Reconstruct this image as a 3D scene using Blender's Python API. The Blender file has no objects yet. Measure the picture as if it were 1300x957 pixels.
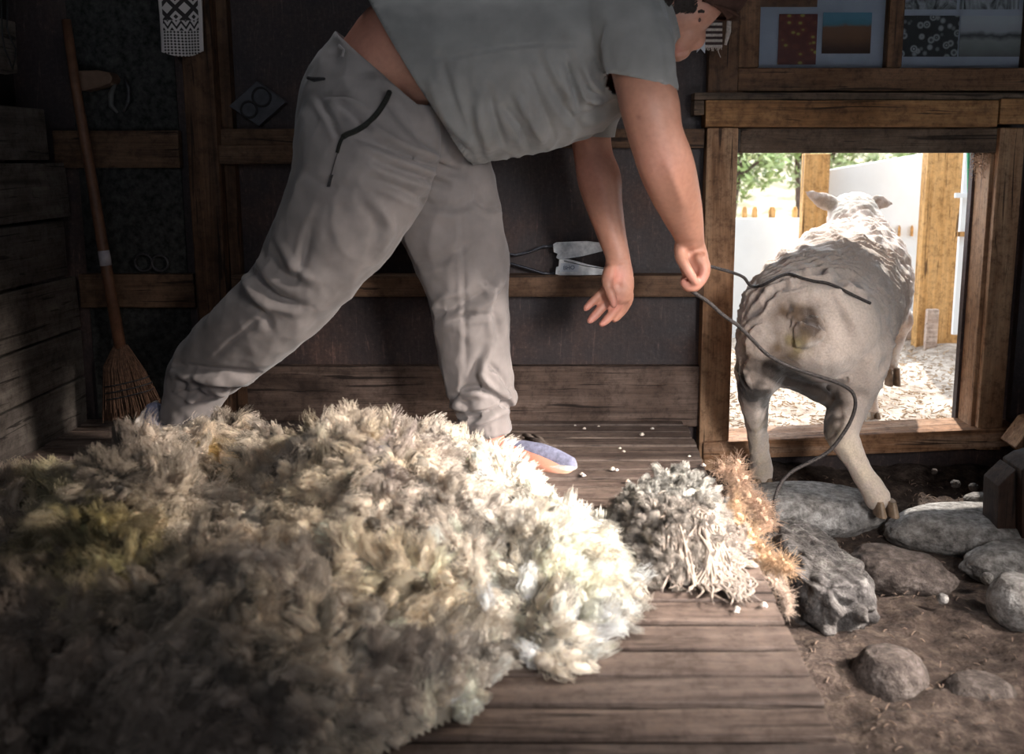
import bpy, bmesh, math, random
import numpy as np
from mathutils import Vector, Matrix, noise
random.seed(7); np.random.seed(7)
S = bpy.context.scene
C = S.collection
R = math.radians
PI = math.pi
# ---------------------------------------------------------------- camera
F = 1300.0; TH = R(10.2); CAM = Vector((0.0, -3.0, 0.771)); PX0, PY0 = 700.0, 434.0
cam = bpy.data.cameras.new('camera'); camo = bpy.data.objects.new('camera', cam); C.objects.link(camo)
cam.sensor_width = 36.0; cam.lens = 36.0*F/1300.0
cam.shift_x = -(PX0-650)/1300.0; cam.shift_y = -(478.5-PY0)/1300.0
cam.clip_start = 0.05; cam.clip_end = 200
camo.location = CAM; camo.rotation_euler = (R(90)-TH, 0, 0)
cam.dof.use_dof = True; cam.dof.focus_distance = 2.85; cam.dof.aperture_fstop = 3.6
S.camera = camo
# ---------------------------------------------------------------- world, sun, added lights
w = bpy.data.worlds.new('world'); S.world = w; w.use_nodes = True
bg = w.node_tree.nodes['Background']; bg.inputs[0].default_value = (0.80, 0.90, 1.0, 1); bg.inputs[1].default_value = 5.0
sun = bpy.data.lights.new('sun', 'SUN'); suno = bpy.data.objects.new('sun', sun); C.objects.link(suno)
sun.energy = 7.5; sun.angle = R(1.0); sun.color = (1.0, 0.94, 0.85)
suno.rotation_euler = Vector((-0.12, -0.60, -1.0)).to_track_quat('-Z', 'Y').to_euler()
def area(name, loc, target, size, size_y, energy, col, spread=180):
    l = bpy.data.lights.new(name, 'AREA'); o = bpy.data.objects.new(name, l); C.objects.link(o)
    l.shape = 'RECTANGLE'; l.size = size; l.size_y = size_y; l.energy = energy; l.color = col; l.spread = R(spread)
    o.location = loc; o.rotation_euler = (Vector(target)-Vector(loc)).to_track_quat('-Z', 'Y').to_euler()
    return o
area('front_key_light', (1.05, -3.0, 0.95), (0.30, -0.95, 0.12), 0.4, 0.5, 5.8, (1.0, 0.97, 0.95), 46)  # added key light right of the camera; no doorway there
area('side_key_light', (2.35, -1.75, 1.35), (0.34, -1.05, 0.08), 0.4, 0.5, 19, (1.0, 0.93, 0.86), 33)  # added raking light from the right; that wall has no opening
area('rear_fill_light', (0.1, -4.6, 1.6), (0.05, -0.8, 0.5), 1.2, 1.0, 1.7, (0.80, 0.88, 1.0), 60)  # added cool fill behind the camera; no window is built there
area('overhead_rim_light', (-0.25, -0.35, 2.2), (-0.1, -0.7, 0.6), 0.3, 0.3, 1.5, (0.92, 0.95, 1.0), 90)  # added weak rim light overhead; the ceiling is closed
S.view_settings.view_transform = 'Standard'; S.view_settings.look = 'None'
S.view_settings.gamma = 1.0; S.view_settings.use_curve_mapping = False
S.view_settings.exposure = 0.0
S.cycles.use_denoising = True
S.cycles.max_bounces = 8; S.cycles.diffuse_bounces = 5; S.cycles.sample_clamp_indirect = 4.0
# ---------------------------------------------------------------- projection aids
UP = Vector((0, math.sin(TH), math.cos(TH))); FW = Vector((0, math.cos(TH), -math.sin(TH)))
def ray(px, py): return Vector(((px-PX0)/F, 0, 0)) + UP*(-(py-PY0)/F) + FW
def P(px, py, Y):
    d = ray(px, py); return CAM + d*((Y-CAM.y)/d.y)
def G(px, py, Z):
    d = ray(px, py); return CAM + d*((Z-CAM.z)/d.z)
def mpp(px, py, Y):            # metres per pixel there
    return ((Y-CAM.y)/ray(px, py).y)/F
def proj(co):                  # numpy Nx3 -> px,py
    v = co - np.array(CAM); z = v@np.array(FW)
    return PX0 + F*v[:, 0]/z, PY0 - F*(v@np.array(UP))/z
# ---------------------------------------------------------------- naming
def tag(o, label=None, cat=None, group=None, kind=None):
    if label: o['label'] = label
    if cat: o['category'] = cat
    if group: o['group'] = group
    if kind: o['kind'] = kind
    return o
def empty(name, loc=(0, 0, 0)):
    o = bpy.data.objects.new(name, None); C.objects.link(o); o.location = loc; o.empty_display_size = .05; return o
def link(name, me, mat=None, parent=None, smooth=False):
    o = bpy.data.objects.new(name, me); C.objects.link(o)
    if mat is not None and len(me.materials) == 0: me.materials.append(mat)
    if parent is not None:
        o.parent = parent; o.matrix_parent_inverse = Matrix.Translation(-Vector(parent.location))
    if smooth: me.polygons.foreach_set('use_smooth', [True]*len(me.polygons))
    return o
def mesh(name, v, f):
    me = bpy.data.meshes.new(name); me.from_pydata([tuple(p) for p in v], [], f); me.update(); return me
def npmesh(name, v, quads):
    me = bpy.data.meshes.new(name); v = np.asarray(v, dtype=np.float32); q = np.asarray(quads, dtype=np.int32)
    me.vertices.add(len(v)); me.vertices.foreach_set('co', v.ravel())
    me.loops.add(q.size); me.loops.foreach_set('vertex_index', q.ravel())
    k = q.shape[1]
    me.polygons.add(len(q)); me.polygons.foreach_set('loop_start', np.arange(0, q.size, k)); me.polygons.foreach_set('loop_total', np.full(len(q), k))
    me.update(calc_edges=True); me.polygons.foreach_set('use_smooth', [True]*len(q)); return me
class B:                       # collects boxes, prisms, tubes into ONE mesh
    def __init__(s): s.v = []; s.f = []
    def add(s, v, f):
        n = len(s.v); s.v += [Vector(p) for p in v]; s.f += [[i+n for i in q] for q in f]; return s
    def box(s, x0, x1, y0, y1, z0, z1, jit=0.0):
        j = lambda: random.uniform(-jit, jit)
        v = [(x+j(), y, z+j()) for x in (x0, x1) for y in (y0, y1) for z in (z0, z1)]
        return s.add(v, [(0, 1, 3, 2), (4, 6, 7, 5), (0, 4, 5, 1), (2, 3, 7, 6), (0, 2, 6, 4), (1, 5, 7, 3)])
    def prism(s, pts, y0, y1):  # polygon given in X,Z extruded in Y
        n = len(pts); v = [(x, y0, z) for x, z in pts] + [(x, y1, z) for x, z in pts]
        f = [list(range(n))[::-1], list(range(n, 2*n))] + [[i, (i+1) % n, (i+1) % n+n, i+n] for i in range(n)]
        return s.add(v, f)
    def tube(s, pts, r, n=10, cap=True, flat=1.0):
        pts = [Vector(p) for p in pts]; rr = r if isinstance(r, (list, tuple)) else [r]*len(pts)
        rings = []; prev = None
        for i, p in enumerate(pts):
            t = (pts[min(i+1, len(pts)-1)]-pts[max(i-1, 0)]).normalized()
            if prev is None: a = t.orthogonal().normalized()
            else:
                a = prev - t*prev.dot(t); a = a.normalized() if a.length > 1e-6 else t.orthogonal().normalized()
            prev = a; b = t.cross(a)
            rings.append([p + (a*math.cos(k*2*PI/n)+b*flat*math.sin(k*2*PI/n))*rr[i] for k in range(n)])
        v = [q for g in rings for q in g]; f = []
        for i in range(len(rings)-1):
            for k in range(n):
                k2 = (k+1) % n; f.append([i*n+k, i*n+k2, (i+1)*n+k2, (i+1)*n+k])
        if cap: f += [list(range(n))[::-1], [(len(rings)-1)*n+k for k in range(n)]]
        return s.add(v, f)
    def build(s, name, mat, parent=None, bevel=0.0, smooth=False, jitter=0.0, seg=2):
        me = mesh(name, s.v, s.f)
        bm = bmesh.new(); bm.from_mesh(me)
        bmesh.ops.recalc_face_normals(bm, faces=bm.faces)
        if bevel > 0: bmesh.ops.bevel(bm, geom=list(bm.edges), offset=bevel, segments=seg, affect='EDGES', profile=.6)
        bm.to_mesh(me); bm.free()
        return link(name, me, mat, parent, smooth)
def catmull(pts, sub=6):
    pts = [np.array(p, float) for p in pts]; out = []
    n = len(pts)
    for i in range(n-1):
        p0, p1, p2, p3 = pts[max(i-1, 0)], pts[i], pts[i+1], pts[min(i+2, n-1)]
        for k in range(sub):
            t = k/sub
            out.append(.5*((2*p1)+(-p0+p2)*t+(2*p0-5*p1+4*p2-p3)*t*t+(-p0+3*p1-3*p2+p3)*t**3))
    out.append(pts[-1]); return out
# ---------------------------------------------------------------- materials
def newmat(name):
    m = bpy.data.materials.new(name); m.use_nodes = True; nt = m.node_tree; b = nt.nodes['Principled BSDF']
    b.inputs['Specular IOR Level'].default_value = 0.3
    return m, nt, b
def N(nt, t, **k):
    n = nt.nodes.new(t)
    for a, v in k.items():
        if a.startswith('_'): setattr(n, a[1:], v)
        else: n.inputs[a.replace('_', ' ')].default_value = v
    return n
def ramp(nt, fac, stops):
    r = nt.nodes.new('ShaderNodeValToRGB'); e = r.color_ramp.elements
    while len(e) < len(stops): e.new(.5)
    for el, (p, c) in zip(e, stops): el.position = p; el.color = (*c, 1)
    nt.links.new(fac, r.inputs[0]); return r.outputs[0]
def coords(nt, scale, src='Object'):
    tc = nt.nodes.new('ShaderNodeTexCoord'); mp = nt.nodes.new('ShaderNodeMapping'); mp.inputs['Scale'].default_value = scale
    nt.links.new(tc.outputs[src], mp.inputs[0]); return mp.outputs[0]
def bump(nt, b, h, strength=.3, dist=.003, prev=None):
    n = nt.nodes.new('ShaderNodeBump'); n.inputs['Strength'].default_value = strength; n.inputs['Distance'].default_value = dist
    nt.links.new(h, n.inputs['Height'])
    if prev is not None: nt.links.new(prev, n.inputs['Normal'])
    nt.links.new(n.outputs[0], b.inputs['Normal']); return n.outputs[0]
def mixc(nt, fac, a, bb, mode='MIX'):
    m = nt.nodes.new('ShaderNodeMix'); m.data_type = 'RGBA'; m.blend_type = mode
    for sock, val in ((0, fac), (6, a), (7, bb)):
        if hasattr(val, 'type') and hasattr(val, 'is_linked'): nt.links.new(val, m.inputs[sock])
        else: m.inputs[sock].default_value = val if sock == 0 else (*val, 1)
    return m.outputs[2]
def wood(name, dark, mid, light, axis='X', rough=.75, dirt=.5, grain=1.0, bstr=.6):
    m, nt, b = newmat(name); s = [17, 17, 17]; s['XYZ'.index(axis)] = 1.3
    geo = nt.nodes.new('ShaderNodeNewGeometry'); tc = nt.nodes.new('ShaderNodeTexCoord')
    off = N(nt, 'ShaderNodeVectorMath', _operation='MULTIPLY_ADD'); off.inputs[1].default_value = (1, 1, 1)
    comb = nt.nodes.new('ShaderNodeCombineXYZ'); mul = N(nt, 'ShaderNodeMath', _operation='MULTIPLY'); mul.inputs[1].default_value = 17.3
    nt.links.new(geo.outputs['Random Per Island'], mul.inputs[0])
    for i in range(3): nt.links.new(mul.outputs[0], comb.inputs[i])
    nt.links.new(tc.outputs['Object'], off.inputs[0]); nt.links.new(comb.outputs[0], off.inputs[2])
    mp = nt.nodes.new('ShaderNodeMapping'); mp.inputs['Scale'].default_value = s; nt.links.new(off.outputs[0], mp.inputs[0])
    n1 = N(nt, 'ShaderNodeTexNoise', Scale=1.0, Detail=9.0, Roughness=.62, Distortion=1.4); nt.links.new(mp.outputs[0], n1.inputs['Vector'])
    s2 = [230, 230, 230]; s2['XYZ'.index(axis)] = 5
    mp2 = nt.nodes.new('ShaderNodeMapping'); mp2.inputs['Scale'].default_value = s2; nt.links.new(off.outputs[0], mp2.inputs[0])
    n2 = N(nt, 'ShaderNodeTexNoise', Scale=1.0, Detail=4.0, Roughness=.7); nt.links.new(mp2.outputs[0], n2.inputs['Vector'])
    n3 = N(nt, 'ShaderNodeTexNoise', Scale=7.0, Detail=6.0, Roughness=.65); nt.links.new(off.outputs[0], n3.inputs['Vector'])
    c = ramp(nt, n1.outputs[0], [(.26, dark), (.46, mid), (.74, light)])
    g = ramp(nt, n2.outputs[0], [(.34, (.6, .57, .55)), (.55, (1, 1, 1))])
    c = mixc(nt, .6*grain, c, g, 'MULTIPLY')
    d = ramp(nt, n3.outputs[0], [(.38, (.32, .28, .26)), (.58, (1, 1, 1))])
    c = mixc(nt, dirt, c, d, 'MULTIPLY')
    v = ramp(nt, geo.outputs['Random Per Island'], [(0, (.72, .72, .72)), (1, (1.12, 1.1, 1.06))])
    c = mixc(nt, .8, c, v, 'MULTIPLY')
    s4 = [75, 75, 75]; s4['XYZ'.index(axis)] = 3.5
    mp4 = nt.nodes.new('ShaderNodeMapping'); mp4.inputs['Scale'].default_value = s4; nt.links.new(off.outputs[0], mp4.inputs[0])
    n4 = N(nt, 'ShaderNodeTexNoise', Scale=1.0, Detail=3.0, Roughness=.5, Distortion=.8); nt.links.new(mp4.outputs[0], n4.inputs['Vector'])
    c = mixc(nt, .85, c, ramp(nt, n4.outputs[0], [(.335, (.12, .10, .09)), (.385, (1, 1, 1))]), 'MULTIPLY')
    n5 = N(nt, 'ShaderNodeTexNoise', Scale=38.0, Detail=5.0, Roughness=.75); nt.links.new(off.outputs[0], n5.inputs['Vector'])
    c = mixc(nt, .7, c, ramp(nt, n5.outputs[0], [(.36, (.45, .40, .37)), (.5, (1, 1, 1)), (.66, (1.25, 1.2, 1.15))]), 'MULTIPLY')
    nt.links.new(c, b.inputs['Base Color'])
    nr = ramp(nt, n3.outputs[0], [(.3, (rough+.1,)*3), (.7, (rough-.15,)*3)]); nt.links.new(nr, b.inputs['Roughness'])
    p = bump(nt, b, n1.outputs[0], bstr, .006); bump(nt, b, n2.outputs[0], bstr*.8, .002, p)
    return m
def plain(name, col, rough=.7, metal=0.0, nscale=30, var=.35, bstr=.2, spec=.3):
    m, nt, b = newmat(name); v = coords(nt, (1, 1, 1))
    n = N(nt, 'ShaderNodeTexNoise', Scale=nscale, Detail=6.0, Roughness=.6); nt.links.new(v, n.inputs['Vector'])
    lo = tuple(c*(1-var) for c in col); hi = tuple(min(1, c*(1+var)) for c in col)
    nt.links.new(ramp(nt, n.outputs[0], [(.3, lo), (.7, hi)]), b.inputs['Base Color'])
    b.inputs['Roughness'].default_value = rough; b.inputs['Metallic'].default_value = metal; b.inputs['Specular IOR Level'].default_value = spec
    bump(nt, b, n.outputs[0], bstr, .003); return m
M = {}
M['beam'] = wood('beam_wood', (.045, .024, .015), (.145, .080, .046), (.26, .155, .095), 'X')
M['beam_z'] = wood('post_wood', (.030, .016, .009), (.10, .050, .026), (.19, .10, .055), 'Z')
M['jamb'] = wood('door_jamb_wood', (.16, .075, .035), (.38, .21, .115), (.56, .36, .22), 'Z', dirt=.35)
M['lintel'] = wood('lintel_wood', (.10, .045, .018), (.34, .165, .065), (.52, .29, .13), 'X', dirt=.6)
M['weathered'] = wood('weathered_lintel', (.030, .022, .016), (.15, .10, .068), (.26, .185, .13), 'X', dirt=.6, bstr=1.0)
M['deck'] = wood('deck_wood', (.065, .045, .037), (.145, .105, .088), (.25, .19, .16), 'X', rough=.62, dirt=.4, grain=.6, bstr=.6)
M['base'] = wood('base_board_wood', (.055, .034, .026), (.15, .10, .078), (.25, .175, .14), 'X', dirt=.5, bstr=.8)
M['sill'] = wood('sill_wood', (.13, .055, .025), (.40, .21, .11), (.60, .42, .30), 'X', dirt=.55, bstr=1.0)
M['pale_x'] = wood('pale_wall_board', (.045, .037, .032), (.12, .10, .088), (.19, .165, .145), 'Y', dirt=.5)
M['sash'] = wood('sash_wood', (.05, .024, .012), (.15, .075, .038), (.24, .13, .07), 'Z', dirt=.35)
M['sash_x'] = wood('sash_rail_wood', (.05, .024, .012), (.16, .08, .04), (.26, .14, .075), 'X', dirt=.35)
M['orange'] = wood('fresh_post_wood', (.40, .20, .06), (.62, .34, .12), (.75, .46, .2), 'Z', dirt=.15)
m_, nt_, b_ = newmat('dark_wall_sheet'); v_ = coords(nt_, (1, 1, 1)); a_ = N(nt_, 'ShaderNodeTexNoise', Scale=4.0, Detail=9.0, Roughness=.68); nt_.links.new(v_, a_.inputs['Vector'])
k_ = N(nt_, 'ShaderNodeTexNoise', Scale=95.0, Detail=6.0, Roughness=.7); nt_.links.new(v_, k_.inputs['Vector'])
v2_ = coords(nt_, (60, 60, 6)); s_ = N(nt_, 'ShaderNodeTexNoise', Scale=1.0, Detail=5.0, Distortion=2.5); nt_.links.new(v2_, s_.inputs['Vector'])
c_ = ramp(nt_, a_.outputs[0], [(.3, (.026, .022, .026)), (.5, (.060, .042, .041)), (.68, (.12, .072, .060))])
c_ = mixc(nt_, .9, c_, ramp(nt_, k_.outputs[0], [(.35, (.6, .6, .6)), (.6, (1, 1, 1)), (.72, (2.4, 2.2, 2.1))]), 'MULTIPLY')
c_ = mixc(nt_, .8, c_, ramp(nt_, s_.outputs[0], [(.45, (.8, .8, .8)), (.64, (1, 1, 1)), (.70, (2.0, 1.8, 1.7))]), 'MULTIPLY')
nt_.links.new(c_, b_.inputs['Base Color']); nt_.links.new(ramp(nt_, a_.outputs[0], [(.3, (.42,)*3), (.7, (.75,)*3)]), b_.inputs['Roughness']); bump(nt_, b_, a_.outputs[0], .5, .01); M['panelmetal'] = m_
M['stonewall'] = plain('rough_wall_sheet', (.030, .029, .027), .9, 0, 60, .8, 1.0)
M['black'] = plain('black_cord', (.022, .020, .021), .6, 0, 300, .5, .5)
M['white'] = plain('white_paint', (.80, .82, .82), .6, 0, 6, .06, .1)
M['dark'] = plain('dark_timber', (.016, .011, .009), .9, 0, 20, .5, .5)
# setting
# ================================================================= the setting
def struct(o): o['kind'] = 'structure'; return o
XL = -1.385                                   # left wall face
def X(px, py=300, Y=0): return P(px, py, Y).x
def Z(py, Y=0): return P(700, py, Y).z
# deck of narrow planks (the shed floor)
b = B(); y = -0.012; k = 0
EDGE = 0.395
while y > -3.2:
    wd = random.uniform(.066, .082) if y > -1.2 else random.uniform(.085, .098)
    b.box(XL-.05, EDGE+random.uniform(-.008, .006), y-wd+(.010 if y > -1.2 else .014), y-.001, -.011, random.uniform(-.004, .0), 0)
    y -= wd
struct(b.build('floor', M['deck'], bevel=.0022))
b = B(); b.box(XL-.05, EDGE-.03, -3.2, 0, -.10, -.055); b.box(XL-.05, EDGE-.05, -3.2, -.02, -.22, -.10)
struct(b.build('trim_1', M['dark']))
# back wall sheets
DX0, DX1 = X(932), X(1240); DZ0, DZ1 = -.07, Z(193)
b = B()
b.box(XL-.3, X(892), .0, .03, -.3, 2.3); b.box(X(880), X(922), .062, .09, -.4, 1.2)
b.box(DX1+.14, 3.2, .0, .03, -.3, 2.3)
b.box(X(890), DX1+.2, .03, .06, Z(165), 2.3); b.box(DX1+.0, DX1+.2, .062, .09, -.3, 2.3); b.box(X(880), DX1+.2, -.01, .07, -.4, -.098)
struct(b.build('wall_back', M['panelmetal']))
b = B(); b.box(X(108), X(236), -.006, 0, 0, 1.5); struct(b.build('wall_back_sheet', M['stonewall']))
# left wall of wide boards: gaps and a ragged end towards the corner
m_lw = M['pale_x']; b = B()
zs = [(-.02, .135), (.14, .275), (.285, .43), (.438, .595), (.603, .755), (.765, .90)]
ends = [0, 0, 0, -.04, 0, -.10]
for (z0, z1), e in zip(zs, ends): b.box(XL-.03, XL, -3.4, -.03+e, z0, z1, .004)
b.box(XL-.03, XL+.004, -3.4, -.26, .985, 1.115, .004); b.box(XL-.03, XL, -3.4, -.3, 1.42, 2.3, .004)
struct(b.build('wall_left', m_lw, bevel=.004))
b = B(); b.box(XL-.14, XL-.035, -.42, -.30, -.1, 2.3); b.box(XL-.14, XL-.035, -1.5, -1.38, -.1, 2.3); struct(b.build('wall_left_stud', M['pale_x']))
b = B(); b.box(XL-.19, XL-.145, -5.6, .1, -.3, 2.3); struct(b.build('wall_left_outer', M['dark']))
b = B(); b.box(3.0, 3.05, -5.6, .1, -.4, 2.3); struct(b.build('wall_right', M['dark']))
b = B(); b.box(XL-.2, 3.05, -5.6, -5.55, -.4, 2.3); struct(b.build('wall_front', M['dark']))
b = B(); b.box(XL-.25, 3.1, -5.7, .3, 2.3, 2.36); struct(b.build('ceiling', M['dark']))
# battens, posts and base board on the back wall: each one a thing of the carpentry
b = B(); b.box(X(291), X(888), -.05, 0, Z(188), Z(164)); tag(b.build('wall_batten', M['beam'], bevel=.004), 'brown upper wall batten running behind the man to the door frame', 'batten')
b = B(); b.box(X(280), X(560), -.075, -.001, Z(208), Z(185)); tag(b.build('wall_batten', M['beam'], bevel=.004), 'light-edged board fixed just under the upper batten behind the hips of the man', 'batten')
b = B(); b.box(X(85), X(240), -.04, -.007, Z(213), Z(166)); tag(b.build('wall_batten', M['beam'], bevel=.004), 'dark upper batten between the corner and the left post', 'batten')
b = B(); b.box(X(300), X(891), -.075, 0, Z(377, -.075), Z(350, -.075)); tag(b.build('wall_batten', M['beam'], bevel=.004), 'lower batten behind the man that carries the hand shears', 'batten')
b = B(); b.box(X(104), X(249), -.045, -.007, Z(388), Z(346)); tag(b.build('wall_batten', M['beam'], bevel=.004), 'dark lower batten behind the broom handle', 'batten')
b = B(); b.box(X(297), X(891), -.035, 0, -.02, Z(465, -.035)); struct(b.build('baseboard_back', M['base'], bevel=.004))
b = B(); b.add([P(237, 0, -.085), P(276, 0, -.085), P(276, 0, 0), P(237, 0, 0), P(252, 528, -.085), P(290, 528, -.085), P(290, 528, 0), P(252, 528, 0)],
               [(0, 1, 2, 3), (7, 6, 5, 4), (0, 4, 5, 1), (1, 5, 6, 2), (2, 6, 7, 3), (3, 7, 4, 0)])
x0, x1 = X(238, 200, -.085), X(277, 200, -.085)
b = B(); b.box(x0, x1, -.085, -.0, 0.001, 2.2); tag(b.build('wall_post', M['beam_z'], bevel=.005), 'reddish brown wall post behind the hip of the man', 'post')
b = B(); b.box(x1+.001, x1+.032, -.04, 0, 0.001, 2.2); tag(b.build('wall_post', M['beam_z'], bevel=.003), 'narrow dark strip nailed along the right side of the left post', 'post')
# post beside the window above the door frame
b = B(); b.box(X(891), X(934), -.045, 0, Z(122), 2.25); tag(b.build('wall_post', M['beam_z'], bevel=.004), 'dark brown upper post left of the window, behind the face of the man', 'post')
# ---- door frame
fr = -.06
b = B(); b.box(X(893, 350, fr), X(932, 350, fr), fr, .06, -.16, Z(162, fr)); struct(b.build('door_1_jamb', M['jamb'], bevel=.005))
b = B(); b.box(X(1256, 350, fr), X(1288, 350, fr), fr, .06, -.085, Z(162, fr)); struct(b.build('door_1_jamb', M['jamb'], bevel=.005))
b = B(); b.box(X(1240, 350, .0), X(1257, 350, .0), -.035, .10, -.085, Z(196, 0)); b.box(X(1233, 350, .1), X(1240, 350, .1), .09, .13, -.085, Z(200, .1)); struct(b.build('door_1_lining', M['jamb'], bevel=.003))
b = B(); b.box(X(933), X(1256), -.04, .08, Z(194, -.04), Z(162, -.04)); struct(b.build('door_1_lintel', M['weathered'], bevel=.005))
f2 = -.085
b = B(); b.box(X(896, 140, f2), X(1268, 140, f2), f2, 0, Z(161, f2), Z(127, f2)); struct(b.build('trim_2', M['lintel'], bevel=.004))
b = B(); b.box(X(1270, 140, f2), X(1370, 140, f2), f2, 0, Z(157, f2), Z(125, f2)); struct(b.build('trim_3', M['lintel'], bevel=.004))
b = B(); b.box(X(882, 140, f2), X(1370, 140, f2), f2+.012, 0, Z(127, f2)+.001, Z(117, f2)); b.box(X(882, 140, f2), X(895, 140, f2), f2+.012, 0, Z(146, f2), Z(127, f2)); struct(b.build('trim_4', M['weathered'], bevel=.003))
# sill: a thick worn beam, slightly skewed, and the soil step under it
a0, a1 = G(893, 583, -.135), G(1292, 568, -.135)
b = B(); v = []
for (px, pb, pt) in ((893, 584, 562), (1020, 580, 556), (1150, 575, 549), (1245, 570, 545), (1295, 566, 543)):
    Yf = -.075; zb = P(px, pb, Yf).z; zt = P(px, pt, Yf).z; xx = P(px, pt, Yf).x
    v += [(xx, Yf, zb), (xx, Yf, zt), (xx, .075, zt), (xx, .075, zb)]
f = [(0, 1, 2, 3)] + [(16, 19, 18, 17)]
for i in range(4):
    for k in range(4): f.append((i*4+k, i*4+4+k, i*4+4+(k+1) % 4, i*4+(k+1) % 4))
b.add(v, f); struct(b.build('door_1_sill', M['sill'], bevel=.006))
# battens on the short wall right of the door
b = B(); b.box(DX1+.16, 2.4, -.05, 0, Z(182), Z(160)); tag(b.build('wall_batten', M['beam'], bevel=.004), 'upper batten at the right edge beyond the door frame', 'batten')
b = B(); b.box(DX1+.16, 2.4, -.05, 0, Z(362), Z(338)); tag(b.build('wall_batten', M['beam'], bevel=.004), 'lower batten at the right edge beyond the door frame', 'batten')
# ---- window above the door
wf = -.05
win = tag(empty('window_1', (X(1100), 0, Z(80))), kind='structure')
z_b, z_r = Z(116, wf), Z(86, wf); ztop = 1.62
b = B(); b.box(X(937, 100, wf), X(1370, 100, wf), wf, .0, z_b, z_r); b.build('bottom_rail', M['sash_x'], win, bevel=.004)
for q0, q1 in ((937, 963), (1125, 1144), (1300, 1325)):
    b = B(); b.box(X(q0, 100, wf), X(q1, 100, wf), wf, .0, z_r+.001, ztop); b.build('stile', M['sash'], win, bevel=.004)
gm, nt, pb = newmat('window_glass'); pb.inputs['Base Color'].default_value = (.95, .97, 1, 1)
pb.inputs['Roughness'].default_value = .03; pb.inputs['Transmission Weight'].default_value = 1.0; pb.inputs['IOR'].default_value = 1.45; pb.inputs['Specular IOR Level'].default_value = .5
for q0, q1 in ((963, 1125), (1144, 1300)):
    b = B(); b.box(X(q0, 100, wf), X(q1, 100, wf), -.030, -.027, z_r, ztop); b.build('pane', gm, win)
b = B(); b.box(X(937, 100, wf)+.01, X(1320, 100, wf), -.008, 0, z_r, ztop); b.build('backing_board', plain('mount_card', (.33, .34, .38), .8, 0, 8, .15, .1), win)
def print_mat(name, stops, scale, dist, stretch=(1, 1, 1), kind='n'):
    m, nt, pb = newmat(name); v = coords(nt, stretch)
    if kind == 'v':
        n = N(nt, 'ShaderNodeTexVoronoi', Scale=scale, Randomness=1.0); nt.links.new(v, n.inputs['Vector']); o = n.outputs['Distance']
    else:
        n = N(nt, 'ShaderNodeTexNoise', Scale=scale, Detail=5.0, Distortion=dist); nt.links.new(v, n.inputs['Vector']); o = n.outputs[0]
    nt.links.new(ramp(nt, o, stops), pb.inputs['Base Color']); pb.inputs['Roughness'].default_value = .35; return m
def vgrad_print(name, z0, z1, stops):
    m, nt, pb = newmat(name); v = coords(nt, (1, 1, 1)); s = nt.nodes.new('ShaderNodeSeparateXYZ'); nt.links.new(v, s.inputs[0])
    mr = N(nt, 'ShaderNodeMapRange'); mr.inputs[1].default_value = z0; mr.inputs[2].default_value = z1; nt.links.new(s.outputs[2], mr.inputs[0])
    n = N(nt, 'ShaderNodeTexNoise', Scale=30.0, Detail=6.0); nt.links.new(v, n.inputs['Vector'])
    ad = N(nt, 'ShaderNodeMath', _operation='MULTIPLY_ADD'); ad.inputs[1].default_value = .25; nt.links.new(n.outputs[0], ad.inputs[0]); nt.links.new(mr.outputs[0], ad.inputs[2])
    nt.links.new(ramp(nt, ad.outputs[0], stops), pb.inputs['Base Color']); pb.inputs['Roughness'].default_value = .35; return m
def pic(q0, r0, q1, r1, mat, label):
    b = B(); b.box(X(q0, r0, -.012), X(q1, r0, -.012), -.0135, -.0125, Z(r1, -.012), Z(r0, -.012)); o = b.build('photo_print', mat)
    return tag(o, label, 'photograph')
pic(989, 18, 1038, 82, print_mat('brown_leaf_print', [(.15, (.34, .30, .06)), (.28, (.16, .035, .02)), (.6, (.10, .02, .012))], 34, 1, (1, 1, 1.4), 'v'), 'dark red-brown colour print with yellow leaves, left of the blue-topped print in the window')
pic(1045, 16, 1107, 68, vgrad_print('brown_sky_print', Z(68, -.012), Z(16, -.012), [(.2, (.05, .018, .008)), (.55, (.16, .07, .03)), (.78, (.17, .08, .04)), (.86, (.06, .16, .20)), (1, (.08, .2, .26))]), 'colour print of brown ground under a blue top edge, behind the left window pane')
pic(1146, 20, 1218, 72, print_mat('gear_print', [(.05, (.40, .40, .38)), (.18, (.05, .05, .05)), (.32, (.30, .30, .29)), (.5, (.03, .03, .03))], 42, 1, (1, 1, 1), 'v'), 'black and white print of round machinery behind the right window pane')
pic(1220, 20, 1298, 72, vgrad_print('field_print', Z(72, -.012), Z(20, -.012), [(.1, (.10, .10, .09)), (.5, (.22, .22, .20)), (.62, (.04, .04, .04)), (.75, (.30, .30, .30)), (1, (.36, .36, .36))]), 'black and white print of a wide open field behind the right window pane')
pic(967, -55, 1040, 9, print_mat('russet_print', [(.3, (.05, .02, .01)), (.7, (.2, .09, .04))], 20, 2), 'dark russet print whose lower edge shows at the top of the left window pane')
pic(1146, -50, 1218, 12, print_mat('grey_print', [(.3, (.03, .03, .03)), (.7, (.33, .33, .33))], 30, 2), 'grey print above the machinery print in the right window pane')
pic(1222, -50, 1298, 12, print_mat('streaked_print', [(.3, (.03, .03, .03)), (.7, (.42, .42, .42))], 30, 3, (1, 1, .3)), 'grey streaked print above the open field print in the right window pane')
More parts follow.
